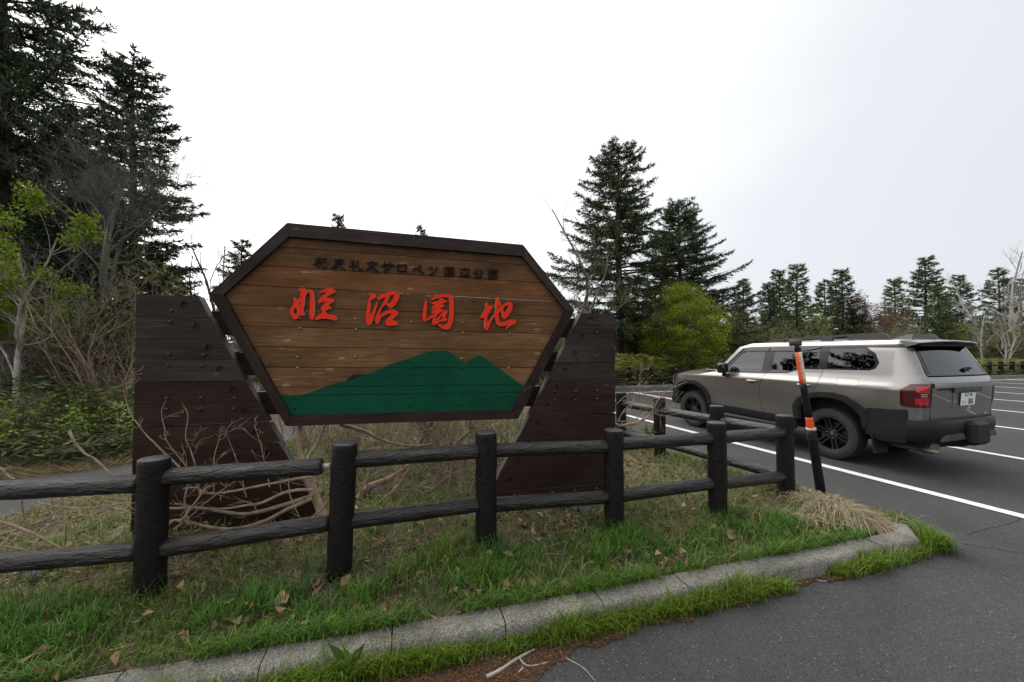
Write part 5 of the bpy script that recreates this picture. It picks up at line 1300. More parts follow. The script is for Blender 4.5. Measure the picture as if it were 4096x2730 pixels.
# ------------------------------------------------------------------ bare deciduous trees
def bare_tree(name, seed, loc, H, r, mat, label, stems=None, levels=None, group=None, leafc=None, nleaf=0, lsz=.09, rz=0.0, sc=1.0, cat='tree', wob=.08, grav=.1):
    stems = stems or [((0,0,0),(0.03,0.02,1),H*.75,r)]
    levels = levels or [(9,.55,.75,.55,.25),(6,.5,.7,.55,.15),(5,.5,.7,.6,.1)]
    acc, tips = branchy(seed, stems, levels, wob, grav); me = acc.mesh('branches', True); lm_ = None
    if nleaf:
        rs = np.random.default_rng(seed+5); P = np.concatenate([tips[-1][0][:, 2:].reshape(-1,3), tips[-2][0][:, 3:].reshape(-1,3)]); k = rs.integers(0, len(P), nleaf); a2 = Acc()
        pp = P[k]+rs.normal(size=(nleaf,3))*lsz*.9; d = unit(rs.normal(size=(nleaf,3))*np.array([1,1,.55])); leaves(a2, pp, d, rs.uniform(.7,1.3,nleaf)*lsz, rs.uniform(.45,.8,nleaf)*lsz, rcol(rs, nleaf, *leafc, .2), rs); lm_ = a2.mesh('foliage')
    t = place_tree(name, (me, lm_), (mat, M['leaf']), loc, label, cat, group, rz, sc, ('branches','foliage')); return t, me, lm_
T4 = [(10,.55,.8,.5,.28),(6,.5,.75,.55,.12),(5,.5,.75,.55,.08),(3,.55,.7,.6,.05)]
bare_tree('birch_tree', 31, at_px(425, 9.4), 7.0, .145, M['bark_grey'], 'bare grey-barked birch with fine branches in front of the dark fir', stems=[((0,0,0),(.02,0,1),5.6,.135),((0,0,3.0),(.28,0,1),3.6,.045),((0,0,2.6),(-.3,.1,1),3.4,.04)], levels=[(14,.5,.9,.30,.3),(8,.5,.8,.5,.12),(7,.5,.8,.5,.06),(4,.55,.75,.6,.03)], wob=.11)
bare_tree('slender_tree', 32, at_px(800, 15), 6, .07, M['bark_grey'], 'thin leafless tree left of the sign, standing alone against the sky', stems=[((0,0,0),(.02,0,1),5.4,.09),((0,0,1.6),(-.2,.1,1),3.6,.05),((0,0,1.9),(.25,.1,1),3.6,.05)], levels=[(9,.45,.6,.5,.3),(6,.45,.65,.55,.15),(4,.5,.6,.6,.1)])
# pale green maple at the left edge
bare_tree('maple_tree', 33, at_px(110, 7.4), 5.5, .05, M['bark_white'], 'pale-stemmed young maple with bright yellow-green leaves at the left edge', stems=[((0,0,0),(-.06,0,1),3.6,.055),((-.06,0,1.3),(.22,-.05,1),2.6,.035),((-.8,.2,0),(-.05,0,1),2.4,.03)],
          levels=[(8,.5,1.0,.5,.10),(6,.5,.85,.55,.0),(5,.5,.8,.6,-.02)], leafc=((.085,.145,.008),(.28,.36,.028)), nleaf=10500, lsz=.056)
# rounded light green bush tree beyond the far fence
bushp = at_px(2737, 20.6)
bare_tree('leafy_bush', 34, bushp, 5, .05, M['bark_grey'], 'large rounded olive-green bush in new leaf, beyond the far fence', stems=[((random.uniform(-.4,.4),random.uniform(-.3,.3),0),(random.uniform(-.55,.55),random.uniform(-.5,.5),1),3.5,.05) for _ in range(13)],
          levels=[(8,.5,.8,.55,.15),(6,.5,.8,.55,.1),(5,.5,.8,.6,.05)], leafc=((.11,.155,.012),(.32,.37,.035)), nleaf=100)
rs = np.random.default_rng(345); nc = 520; a2 = Acc()
cc = unit(rs.normal(size=(nc,3)))*(rs.random((nc,1))**.38)*np.array([2.05,1.9,2.15])*(1+.10*np.sin(np.arange(nc)*1.7))[:, None]; cc = cc[cc[:,2] > -1.9]; cc[:,:2] *= np.clip(1.0-.22*np.maximum(0, cc[:,2:3]), .5, 1); k = np.repeat(np.arange(len(cc)), 150); n = len(k)
pp = cc[k]+rs.normal(size=(n,3))*np.array([.24,.24,.09])+np.array([0,0,2.85]); leaves(a2, pp, unit(rs.normal(size=(n,3))*np.array([1,1,.5])), rs.uniform(.05,.095,n), rs.uniform(.03,.055,n), rcol(rs, n, (.14,.195,.014), (.42,.47,.045), .2)*np.repeat(rs.uniform(.65,1.2,len(cc)), 150)[:, None], rs)
bt_ = [o for o in bpy.data.objects if o.name.startswith('leafy_bush')][0]; link('crown', a2.mesh('crown'), bt_, M['leaf'])
# white bare tree far right and slim birches
bare_tree('white_tree', 35, at_px(3985, yline(3985, 7)), 9, .2, M['bark_white'], 'large spreading leafless tree with white branches at the right edge', stems=[((0,0,0),(.1,0,1),3.0,.26),((0,0,2.3),(.75,0,1),7.0,.17),((0,0,2.3),(-.5,.2,1),6.5,.16),((0,0,2.4),(.15,-.2,1),7,.16),((0,0,2.2),(1.2,.3,.8),6.5,.13)], levels=[(9,.5,.8,.5,.15),(7,.5,.8,.55,.08),(6,.5,.75,.6,.04)], wob=.12)
for k, (px, py, H, lab) in enumerate(((3930,1437,5.4,'forked white birch trunk nearest the rear window of the car'),(4007,1430,5.0,'thin white birch in the middle of the three slim birches'),(4038,1443,5.6,'slim white birch closest to the right edge'))):
    bare_tree('slim_birch', 36+k, at_px(px, yline(px, 2.2+k*.3)), H, .075, M['bark_white'], lab, stems=[((0,0,0),(.02,0,1),H*.8,.085),((0,0,H*.35),(-.22,0,1),H*.5,.05)], levels=[(8,.42,.6,.45,.3),(6,.45,.7,.5,.15),(5,.5,.7,.6,.1)], group='slim birches beyond the far fence')
bare_tree('red_twig_tree', 41, at_px(3512, yline(3512, 3.5)), 6.2, .09, M['bark_red'], 'reddish-brown leafless tree above the rear of the car roof', stems=[((0,0,0),(random.uniform(-.5,.5),random.uniform(-.3,.3),1),4.2,.06) for _ in range(6)], levels=[(8,.5,.6,.5,.25),(7,.5,.65,.55,.2),(6,.5,.65,.6,.1)], leafc=((.10,.055,.04),(.20,.12,.09)), nleaf=5000, lsz=.10)
bare_tree('bent_tree', 42, at_px(2320, 17.5), 8, .12, M['bark_grey'], 'crooked leafless tree rising behind the right corner of the sign board', stems=[((.6,0,0),(-.1,0,1),4.0,.13),((.2,0,3.6),(-.25,0,1),4.2,.09),((.4,0,3.0),(.3,0,1),3.2,.07)], levels=[(8,.45,.8,.45,.2),(6,.5,.8,.5,.15),(4,.5,.7,.6,.1)], wob=.16)
bare_tree('leaning_shrub', 43, at_px(2330, 6.6), 3, .03, M['twig'], 'bare shrub with long arching shoots behind the right plank support', stems=[((-.3,0,0),(.30,0,1),2.75,.012),((-.45,.1,0),(.42,.1,1),2.8,.011),((-.2,0,0),(.12,0,1),2.6,.011)], levels=[(5,.4,.45,.5,.1),(3,.5,.6,.6,.05)], cat='shrub')
# grey thickets (copies)
def thicket(seed, H, mat, n=16, leafc=None, nleaf=0, lsz=.12):
    rs = np.random.default_rng(seed); st_ = [((rs.uniform(-.8,.8),rs.uniform(-.6,.6),0),(rs.normal()*.35,rs.normal()*.3,1),H*rs.uniform(.55,1),.022) for _ in range(n)]
    acc, tips = branchy(seed, st_, [(7,.5,.65,.55,.15),(6,.5,.7,.55,.08),(3,.55,.7,.6,.05)], .11); me = acc.mesh('branches', True); lm_ = None
    if nleaf:
        P = tips[-1][0][:, 2:].reshape(-1,3); k = rs.integers(0, len(P), nleaf); a2 = Acc(); leaves(a2, P[k], unit(rs.normal(size=(nleaf,3))), rs.uniform(.6,1.3,nleaf)*lsz, lsz*.55, rcol(rs, nleaf, *leafc, .25), rs); lm_ = a2.mesh('foliage')
    me.materials.append(mat)
    if lm_: lm_.materials.append(M['leaf'])
    return me, lm_
TH = [thicket(51, 3.6, M['twig_grey']), thicket(52, 3.2, M['twig_grey'], leafc=((.10,.14,.022),(.24,.27,.05)), nleaf=3200), thicket(53, 3.4, M['bark_red'], leafc=((.07,.085,.025),(.16,.16,.055)), nleaf=2000), thicket(54, 2.6, M['twig'])]
def put(th, loc, label, group, sc=1.0, rz=0.0, cat='shrub'): return place_tree('bare_shrub', th, (None, None), loc, label, cat, group, rz, sc, ('branches','foliage'))
rs0 = np.random.default_rng(77)
for i, px in enumerate(np.linspace(2500, 4180, 44)):
    off = rs0.uniform(4.2, 7.5); Y = yline(px, off); put(TH[[0,1,2,1,0][i%5] if px < 3250 else [1,2,0,2,1][i%5]], at_px(px+rs0.uniform(-15,15), Y), 'leafless grey-brown thicket beyond the far fence', 'thickets beyond the far fence', sc=rs0.uniform(.75,1.25)*(1.0 if px < 3100 else 1.1), rz=rs0.uniform(0,6.28))
for i in range(34):
    px = rs0.uniform(-150, 640); Y = rs0.uniform(8.2, 15); put(TH[[3,0,2,3][i%4]], at_px(px, Y), 'tangled bare shrub in the wood on the left', 'bare shrubs in the left wood', sc=rs0.uniform(.65,1.15), rz=rs0.uniform(0,6.28))
for i in range(20):
    px = rs0.uniform(640, 2400); Y = rs0.uniform(13, 24); put(TH[[0,1,2,3][i%4]], at_px(px, Y), 'bare shrub on the ground behind the sign', 'bare shrubs behind the sign', sc=rs0.uniform(.6,1.0)*(1 if px < 900 or px > 2200 else .55), rz=rs0.uniform(0,6.28))
for i, (px, Y, s_) in enumerate(((1330,5.2,.42),(1560,5.6,.45),(1800,5.3,.42),(1980,5.9,.46),(1200,6.4,.45),(1700,6.6,.5),(1450,4.75,.36),(1880,4.9,.36))):
    put(TH[3], at_px(px, Y, .1), 'low tangle of tan twigs on the dry grass just behind the sign', 'low tangles behind the sign', sc=s_, rz=i*1.1)
for i in range(3):
    px = rs0.uniform(-80, 560); put(TH[3], at_px(px, rs0.uniform(5.9, 7.6)), 'low brown twigs among the bamboo grass beyond the footpath', 'low twigs in the bamboo grass', sc=rs0.uniform(.32,.5), rz=i*1.3)
# distant woodland, one mass
rs = np.random.default_rng(91); acc = Acc()
for (n, f) in ((26000, 0), (16000, 1)):
    if f == 0:
        px = rs.uniform(2300, 4500, n); off = rs.uniform(8, 16, n); r_ = (px-PW/2)/FPX; Y = (17.8-KS*4.6+off)/(1-KS*r_); X = r_*Y; hh = 3.6+1.0*np.sin(px*.013)+.7*np.sin(px*.041)
    else:
        px = rs.uniform(-700, 2350, n); Y = rs.uniform(21, 34, n); X = (px-PW/2)/FPX*Y; hh = np.where(px < 750, 5.0, 2.4)+.7*np.sin(px*.02)
    z = hh*rs.random(n)**.8; C = np.where(rs.random((n,1)) < .45, rcol(rs, n, (.060,.050,.036), (.16,.135,.10)), rcol(rs, n, (.032,.046,.016), (.090,.110,.036)))
    leaves(acc, np.c_[X, Y, z], unit(rs.normal(size=(n,3))), rs.uniform(.25,.6,n), rs.uniform(.10,.26,n), C, rs)
o = link('distant_woodland', acc.mesh('woodland'), None, M['leaf']); tag(o, 'dim mass of distant brush and undergrowth between the tree trunks', 'woodland', kind='stuff')
# ------------------------------------------------------------------ bamboo grass
def sasa(name, pts, h, n_per, c0, c1, dry, label, ln=.22, wd=.035, seed=0, kind='stuff'):
    rs = np.random.default_rng(seed); acc = Acc(); P = np.asarray(pts); idx = np.repeat(np.arange(len(P)), n_per); n = len(idx)
    hh = h[idx]*rs.uniform(.35,1.0,n); tilt = rs.normal(size=(len(P),2))[idx]*.25
    base = np.c_[P[idx,:2]+tilt*hh[:, None]+rs.normal(size=(n,2))*.05, P[idx,2]+hh]
    az = rs.uniform(0, 6.28, n); d = unit(np.c_[np.cos(az), np.sin(az), rs.uniform(-.35,.55,n)])
    C = rcol(rs, n, c0, c1, .2); dm = rs.random(n) < dry; C[dm] = rcol(rs, int(dm.sum()), (.16,.125,.055), (.34,.27,.13), .15)
    leaves(acc, base, d, ln*rs.uniform(.6,1.25,n), wd*rs.uniform(.7,1.3,n), C, rs, .15)
    S = P[:, None, :]+np.zeros((1,3,1)); tt = np.array([0,.5,1.]); st = rs.normal(size=(len(P),2))*.25
    S = np.stack([P+np.c_[st*(h*t)[:, None], h*t] for t in tt], 1); V, Q = tubes_np(S, np.full((len(P),3), .004), 3); acc.add(V, None, Q, (.09,.085,.04))
    o = link(name, acc.mesh(name), None, M['leaf']); tag(o, label, 'bamboo grass', kind=kind); return o
n = 3000; xs = np.r_[rs.uniform(-.8, 18, 1700), rs.uniform(18, 52, 1300)]; off = 1.0+rs.random(n)**1.3*2.2; P = np.c_[xs, farline(xs)+off, np.full(n, .07)]
sasa('bamboo_grass', P, np.where(xs < 20, rs.uniform(.7,1.55,n), rs.uniform(.55,1.15,n)), 15, (.17,.21,.04), (.50,.50,.13), .07, 'bright yellow-green bamboo grass growing behind the far fence', .30, .045, 3)
n = 520; xs = rs.uniform(-.8, 50, n); P = np.c_[xs, farline(xs)+.22+rs.random(n)*.8, np.full(n, .07)]
sasa('low_weeds', P, rs.uniform(.08,.4,n), 9, (.09,.14,.022), (.24,.30,.06), .1, 'low green weeds at the foot of the far fence', .17, .035, 4)
n = 1700; px = rs.uniform(-140, 640, n); Yl = np.interp(px, [-140,282,525,640],[5.0,5.35,5.75,6.6]); Y = Yl+.15+rs.random(n)**1.1*4.6; X = (px-PW/2)/FPX*Y
dpt = np.clip((Y-Yl)/1.3, 0, 1); hs = (.15+.75*dpt)*rs.uniform(.35,1.35,n)
sasa('bamboo_grass', np.c_[X, Y, np.full(n, .075)], hs, 8, (.030,.054,.020), (.13,.165,.058), .2, 'dark green bamboo grass on the bank beyond the footpath', .20, .034, 5)
n = 260; px = rs.uniform(-140, 600, n); Yl = np.interp(px, [-140,282,525,640],[5.0,5.35,5.75,6.6]); Y = Yl+.3+rs.random(n)*2.6; X = (px-PW/2)/FPX*Y
sasa('fresh_shoots', np.c_[X, Y, np.full(n, .075)], rs.uniform(.3,1.0,n), 12, (.10,.17,.02), (.26,.36,.05), .0, 'fresh yellow-green leafy shoots among the bamboo grass beyond the footpath', .075, .035, 15)
n = 9000; px = rs.uniform(-140, 640, n); Yl = np.interp(px, [-140,282,525,640],[5.0,5.35,5.75,6.6]); Y = Yl+rs.random(n)**1.3*1.3-.08; X = (px-PW/2)/FPX*Y; az = rs.uniform(0,6.28,n); acc = Acc()
spikes(acc, np.c_[X, Y, .08+.35*rs.random(n)**2*np.clip((Y-Yl)*1.2,0,1)], unit(np.c_[np.cos(az), np.sin(az), rs.uniform(-.1,.7,n)]), rs.uniform(.12,.4,n), rs.uniform(.004,.009,n), rcol(rs, n, (.12,.085,.045), (.34,.27,.15), .2), rs)
o = link('dry_stalks', acc.mesh('dry_stalks'), None, M['litter']); tag(o, 'dry straw-coloured stalks fallen along the far side of the footpath', 'dry stalks', kind='stuff')
# ------------------------------------------------------------------ verge plants
def blades(acc, P, h, w, lean, C, rs, curl=.5):
    n = len(P); az = rs.uniform(0, 6.28, n); d = np.c_[np.cos(az), np.sin(az)]*lean[:, None]; sd = np.c_[-np.sin(az+rs.normal(size=n)*.5), np.cos(az), np.zeros(n)]*w[:, None]/2
    rows = []
    for t in (0, .4, .75):
        q = P+np.c_[d*(h*t**1.8)[:, None], h*t*(1-curl*lean*t*.5)]; k = (1-.25*t) if t < .7 else .6; rows += [q-sd*k, q+sd*k]
    tip = P+np.c_[d*h[:, None], h*np.maximum(.05, 1-curl*lean*.9)]; V = np.stack(rows+[tip], 1).reshape(-1,3); b = np.arange(n)[:, None]*7
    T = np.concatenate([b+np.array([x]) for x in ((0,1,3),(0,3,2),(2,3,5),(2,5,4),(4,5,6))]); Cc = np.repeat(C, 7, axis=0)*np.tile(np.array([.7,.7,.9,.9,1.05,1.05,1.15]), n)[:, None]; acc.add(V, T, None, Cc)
def verge_pts(n, x0, x1, y0, y1, rs, mask=None):
    X = rs.uniform(x0, x1, n); Y = rs.uniform(y0, y1, n); k = inpoly(np.c_[X, Y], VERGE)&(Y > kerb_y(X)+.01)
    if mask is not None: k &= mask(X, Y, rs)
    X, Y = X[k], Y[k]; return np.c_[X, Y, verge_z(X, Y)-.004]
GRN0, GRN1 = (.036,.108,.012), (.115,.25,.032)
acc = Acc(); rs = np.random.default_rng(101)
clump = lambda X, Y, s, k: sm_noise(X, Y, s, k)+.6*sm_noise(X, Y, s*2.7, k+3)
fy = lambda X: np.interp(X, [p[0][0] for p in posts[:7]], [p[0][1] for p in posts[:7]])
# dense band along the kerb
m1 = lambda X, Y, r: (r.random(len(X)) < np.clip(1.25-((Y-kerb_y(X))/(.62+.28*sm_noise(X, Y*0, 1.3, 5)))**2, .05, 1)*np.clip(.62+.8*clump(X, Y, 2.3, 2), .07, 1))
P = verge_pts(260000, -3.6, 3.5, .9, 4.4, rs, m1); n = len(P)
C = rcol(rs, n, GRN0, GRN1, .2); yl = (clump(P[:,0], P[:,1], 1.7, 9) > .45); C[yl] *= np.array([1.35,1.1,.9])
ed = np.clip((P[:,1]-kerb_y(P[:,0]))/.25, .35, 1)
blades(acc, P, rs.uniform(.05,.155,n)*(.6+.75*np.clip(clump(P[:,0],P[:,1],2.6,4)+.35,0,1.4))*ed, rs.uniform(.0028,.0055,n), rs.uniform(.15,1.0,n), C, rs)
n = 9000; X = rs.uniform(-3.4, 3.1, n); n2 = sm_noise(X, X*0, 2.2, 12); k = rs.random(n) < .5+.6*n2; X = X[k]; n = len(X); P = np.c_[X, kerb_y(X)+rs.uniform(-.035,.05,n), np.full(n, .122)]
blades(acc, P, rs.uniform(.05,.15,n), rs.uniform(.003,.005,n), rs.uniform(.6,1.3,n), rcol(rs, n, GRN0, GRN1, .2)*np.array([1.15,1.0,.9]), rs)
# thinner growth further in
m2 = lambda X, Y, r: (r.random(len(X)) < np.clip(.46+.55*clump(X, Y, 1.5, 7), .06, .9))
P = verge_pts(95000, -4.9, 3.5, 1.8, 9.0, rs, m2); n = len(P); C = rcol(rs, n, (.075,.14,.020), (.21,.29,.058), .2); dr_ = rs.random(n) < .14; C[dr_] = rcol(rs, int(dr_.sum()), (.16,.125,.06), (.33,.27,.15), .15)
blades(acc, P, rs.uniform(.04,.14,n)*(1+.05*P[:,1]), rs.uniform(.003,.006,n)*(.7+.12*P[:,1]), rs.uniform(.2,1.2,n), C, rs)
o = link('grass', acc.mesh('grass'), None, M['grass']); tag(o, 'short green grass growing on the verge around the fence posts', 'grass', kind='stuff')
# tufts round post feet and along the kerb face
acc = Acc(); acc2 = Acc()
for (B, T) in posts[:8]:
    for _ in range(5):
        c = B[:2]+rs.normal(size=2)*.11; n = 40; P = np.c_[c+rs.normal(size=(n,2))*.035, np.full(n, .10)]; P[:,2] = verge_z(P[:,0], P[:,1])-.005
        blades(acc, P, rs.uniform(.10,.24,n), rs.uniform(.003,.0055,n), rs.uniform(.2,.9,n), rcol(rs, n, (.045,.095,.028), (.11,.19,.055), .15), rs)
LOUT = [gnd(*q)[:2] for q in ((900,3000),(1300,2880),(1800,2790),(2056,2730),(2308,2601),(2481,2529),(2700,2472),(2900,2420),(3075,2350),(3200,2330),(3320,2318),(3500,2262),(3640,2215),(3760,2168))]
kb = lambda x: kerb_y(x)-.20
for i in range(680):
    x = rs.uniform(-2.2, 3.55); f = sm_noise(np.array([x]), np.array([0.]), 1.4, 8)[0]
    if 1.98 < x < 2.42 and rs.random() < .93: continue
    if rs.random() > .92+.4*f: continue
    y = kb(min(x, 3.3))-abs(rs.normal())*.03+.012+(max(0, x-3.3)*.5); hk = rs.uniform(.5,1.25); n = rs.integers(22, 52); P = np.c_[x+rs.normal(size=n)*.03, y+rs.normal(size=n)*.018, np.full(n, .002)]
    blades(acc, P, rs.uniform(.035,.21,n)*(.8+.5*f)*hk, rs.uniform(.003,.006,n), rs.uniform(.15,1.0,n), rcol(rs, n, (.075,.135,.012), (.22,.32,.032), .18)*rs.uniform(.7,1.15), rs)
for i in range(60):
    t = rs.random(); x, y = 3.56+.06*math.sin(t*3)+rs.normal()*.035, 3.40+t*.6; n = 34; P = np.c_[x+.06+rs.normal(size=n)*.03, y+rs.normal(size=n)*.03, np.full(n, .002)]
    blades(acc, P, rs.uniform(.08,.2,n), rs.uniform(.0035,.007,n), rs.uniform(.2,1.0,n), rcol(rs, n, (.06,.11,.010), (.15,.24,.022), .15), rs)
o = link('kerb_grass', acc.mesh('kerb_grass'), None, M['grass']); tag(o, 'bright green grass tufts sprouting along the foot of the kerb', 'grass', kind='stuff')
# pale dry tuft at the end of the verge
acc = Acc()
for (cx_, cy_, sx_, sy_, n, hh) in ((3.18,3.85,.20,.14,2600,.30),(3.10,4.22,.10,.09,500,.20),(2.75,3.72,.28,.13,900,.15)):
    P = np.c_[cx_+rs.normal(size=n)*sx_*.7, cy_+rs.normal(size=n)*sy_*.7, np.zeros(n)]; P[:,2] = verge_z(P[:,0], P[:,1]); az = np.arctan2(P[:,1]-cy_, P[:,0]-cx_)+rs.normal(size=n)*1.5
    h_ = rs.uniform(.4,1,n)*hh; rows = []; w_ = rs.uniform(.003,.005,n)[:, None]/2; sd = np.c_[-np.sin(az), np.cos(az), np.zeros(n)]*w_
    for t in (0,.33,.66,1.): q = P+np.c_[np.cos(az)*h_*t*1.0, np.sin(az)*h_*t*.9, h_*(1.5*t-1.55*t*t)+.02]; rows += [q-sd, q+sd]
    V = np.stack(rows, 1).reshape(-1,3); V[:,2] = np.maximum(V[:,2], .02); b = np.arange(n)[:, None]*8; Q = np.concatenate([b+np.array([x]) for x in ((0,1,3,2),(2,3,5,4),(4,5,7,6))])
    acc.add(V, None, Q, np.repeat(rcol(rs, n, (.20,.16,.09), (.44,.37,.25), .12), 8, axis=0))
o = link('dry_grass_tuft', acc.mesh('dry_grass_tuft'), None, M['litter']); tag(o, 'pale straw-coloured dry grass tussock at the end of the verge by the marker pole', 'grass tuft', kind='stuff')
# leaf and straw litter
acc = Acc(); P = verge_pts(26000, -5, 3.5, 1.4, 9.5, rs, lambda X, Y, r: r.random(len(X)) < np.clip(.35-.5*clump(X, Y, 1.5, 7), .08, .9)); n = len(P); P[:,2] += .008
az = rs.uniform(0,6.28,n); d = unit(np.c_[np.cos(az), np.sin(az), rs.normal(size=n)*.25]); leaves(acc, P, d, rs.uniform(.025,.085,n), rs.uniform(.018,.05,n), rcol(rs, n, (.075,.045,.028), (.30,.19,.115), .25), rs, .3)
P = verge_pts(1500, -3.6, 3.2, 1.4, 4.3, rs); n = len(P); P[:,2] += rs.uniform(.015,.06,n); az = rs.uniform(0,6.28,n)
leaves(acc, P, unit(np.c_[np.cos(az), np.sin(az), rs.normal(size=n)*.3]), rs.uniform(.04,.10,n), rs.uniform(.03,.06,n), rcol(rs, n, (.09,.05,.03), (.36,.23,.13), .2), rs, .3)
P = verge_pts(42000, -5, 3.5, 1.5, 10, rs, lambda X, Y, r: r.random(len(X)) < np.where(Y > fy(X)+.2, .6, .3)); n = len(P); P[:,2] += .006; az = rs.uniform(0,6.28,n); d = unit(np.c_[np.cos(az), np.sin(az), np.abs(rs.normal(size=n))*.18])
spikes(acc, P, d, rs.uniform(.08,.24,n), rs.uniform(.003,.007,n), rcol(rs, n, (.20,.145,.075), (.48,.385,.23), .15), rs)
o = link('leaf_litter', acc.mesh('leaf_litter'), None, M['litter']); tag(o, 'brown fallen leaves and straw scattered over the verge', 'leaf litter', kind='stuff')
# orange needle litter along the kerb
xs_ = np.array([p[0] for p in LOUT]); ys2 = np.array([p[1] for p in LOUT]); o_ = np.argsort(xs_); xs_, ys2 = xs_[o_], ys2[o_]
n = 60000; X = rs.uniform(-1.6, 3.75, n); yo = np.interp(X, xs_, ys2)-.025+.05*sm_noise(X*6, X*0, 1.3, 3); yi = kb(np.minimum(X, 3.3))+.02; Y = yo+(yi-yo)*rs.random(n)**.85; k = yi > yo
acc = Acc(); X, Y = X[k], Y[k]; n = len(X); az = rs.uniform(0,6.28,n); spikes(acc, np.c_[X, Y, rs.uniform(.004,.016,n)], unit(np.c_[np.cos(az), np.sin(az), rs.normal(size=n)*.12]), rs.uniform(.014,.032,n), rs.uniform(.0022,.0042,n), rcol(rs, n, (.07,.040,.022), (.24,.135,.072), .2), rs)
poly = [(x, float(np.interp(x, xs_, ys2)-.025+.05*sm_noise(np.array([x*6]), np.array([0.]), 1.3, 3)[0]+.02*math.sin(x*37))) for x in np.linspace(-1.6, 3.7, 90)]; poly += [(x, float(kb(min(x, 3.3)))+.03) for x in np.linspace(3.7, -1.6, 40)]
sheet('needle_litter_bed', poly, .0045, simple('needle_duff', (.062,.034,.020), .95, var=.6, scale=40, bmp=.5), parent=kr)
o = link('needle_litter', acc.mesh('needle_litter'), None, M['litter']); tag(o, 'rust-orange fallen conifer needles lying along the kerb on the asphalt', 'needle litter', kind='stuff')
# ------------------------------------------------------------------ clover and broad leaves near the kerb
acc = Acc(); P = verge_pts(16000, -3.0, 3.2, 1.4, 4.2, rs, lambda X, Y, r: (clump(X, Y, 2.6, 21) > .15)&(Y < kerb_y(X)+.9)); n = len(P); P[:,2] += rs.uniform(.02,.06,n); az = rs.uniform(0,6.28,n)
leaves(acc, P, unit(np.c_[np.cos(az), np.sin(az), rs.normal(size=n)*.2]), rs.uniform(.016,.03,n), rs.uniform(.014,.024,n), rcol(rs, n, (.035,.085,.012), (.085,.17,.025), .15), rs, .1)
o = link('clover', acc.mesh('clover'), None, M['leaf']); tag(o, 'small round-leaved clover patches in the grass by the kerb', 'clover', kind='stuff')
def broad(px, py, n, ln, label, c0=(.04,.085,.02), c1=(.09,.16,.035)):
    p = gnd(px, py, .14); rs = np.random.default_rng(int(px)); acc = Acc(); az = np.arange(n)*2.4+rs.normal(size=n)*.3; d = unit(np.c_[np.cos(az), np.sin(az), rs.uniform(.5,1.5,n)])
    leaves(acc, np.zeros((n,3)), d, rs.uniform(.7,1.2,n)*ln, rs.uniform(.22,.34,n)*ln, rcol(rs, n, c0, c1, .1), rs, .15); o = link('broadleaf_plant', acc.mesh('broadleaf_plant'), None, M['leaf']); o.location = p; tag(o, label, 'plant', 'broad-leaved plants on the verge')
broad(1660, 1925, 9, .20, 'broad-leaved green plant behind the rails, under the middle of the sign')
broad(2095, 1730, 11, .26, 'leafy green lily plant beside the inner edge of the right support')
broad(2600, 1740, 10, .26, 'leafy green plant beside the car-side fence posts'); broad(1500, 2140, 8, .12, 'small light-green rosette below the middle fence rail'); broad(180, 2280, 8, .15, 'grey-green rosette beside the bluish flowers at the far left')
broad(1400, 2660, 9, .14, 'grass-like green rosette growing in the needle litter at the bottom', (.05,.11,.015), (.12,.2,.03))
def flowers(px, py, n, label, seed):
    p = gnd(px, py, .14); rs = np.random.default_rng(seed); r = empty('flower_plant', p); tag(r, label, 'flower', 'violet corydalis flowers')
    a = Acc(); az = rs.uniform(0,6.28,16); leaves(a, np.c_[rs.normal(size=(16,2))*.04, rs.uniform(.01,.05,16)], unit(np.c_[np.cos(az), np.sin(az), np.full(16,.4)]), .05, .03, rcol(rs, 16, (.05,.10,.04), (.09,.15,.06)), rs); link('leaves', a.mesh('leaves'), r, M['leaf'])
    b = MB()
    for i in range(n):
        x, y = rs.normal(size=2)*.025; h = rs.uniform(.11,.16); b.tube([(x,y,0),(x,y,h)], .002, 4)
        for k in range(9):
            a_ = k*2.4; z = h-.05+k*.0065; b.tube([(x,y,z),(x+math.cos(a_)*.018,y+math.sin(a_)*.018,z+.004)], [.003,.0055], 5, m=1)
    b.build('flower_heads', [M['twig'], M['petal']], r)
for k, (px, py, n, lab) in enumerate(((175,2330,3,'blue-violet flower cluster at the far left below the lower rail'),(1985,2080,3,'violet flower cluster just right of the middle fence post'),(1875,2110,2,'small violet flower left of the middle fence post'),(2290,2050,3,'violet flowers under the lower rail below the right support'),(2355,2085,2,'single violet flower near the fourth fence post'),(1520,2000,2,'small violet flower behind the rails near the shrub stems'))): flowers(px, py, n, lab, 200+k)
# a large dry maple leaf on the grass
lp = gnd(1125, 2400, .17); star = []
for i in range(10):
    a = PI/2+i*PI/5; r_ = (.062,.040,.050,.036,.046,.030,.046,.036,.050,.040)[i]; star.append((r_*math.cos(a), r_*math.sin(a)))
mb = MB(); V, T, bd = fill2d(star, (), .02); mb.add([(x, y, .35*(x*x+y*y)**.5*.4+.012*math.sin(x*70)) for x, y in V], [tuple(t) for t in T]); mb.tube([(0,-.03,0),(.01,-.1,.01)], .0015, 4)
o = mb.build('fallen_leaf', [simple('tan_leaf', (.34,.225,.12), .8, var=.25, scale=30)], None); o.location = lp; o.rotation_euler = (.5,.15,.6); tag(o, 'large tan maple leaf lying on the grass by the kerb', 'leaf')
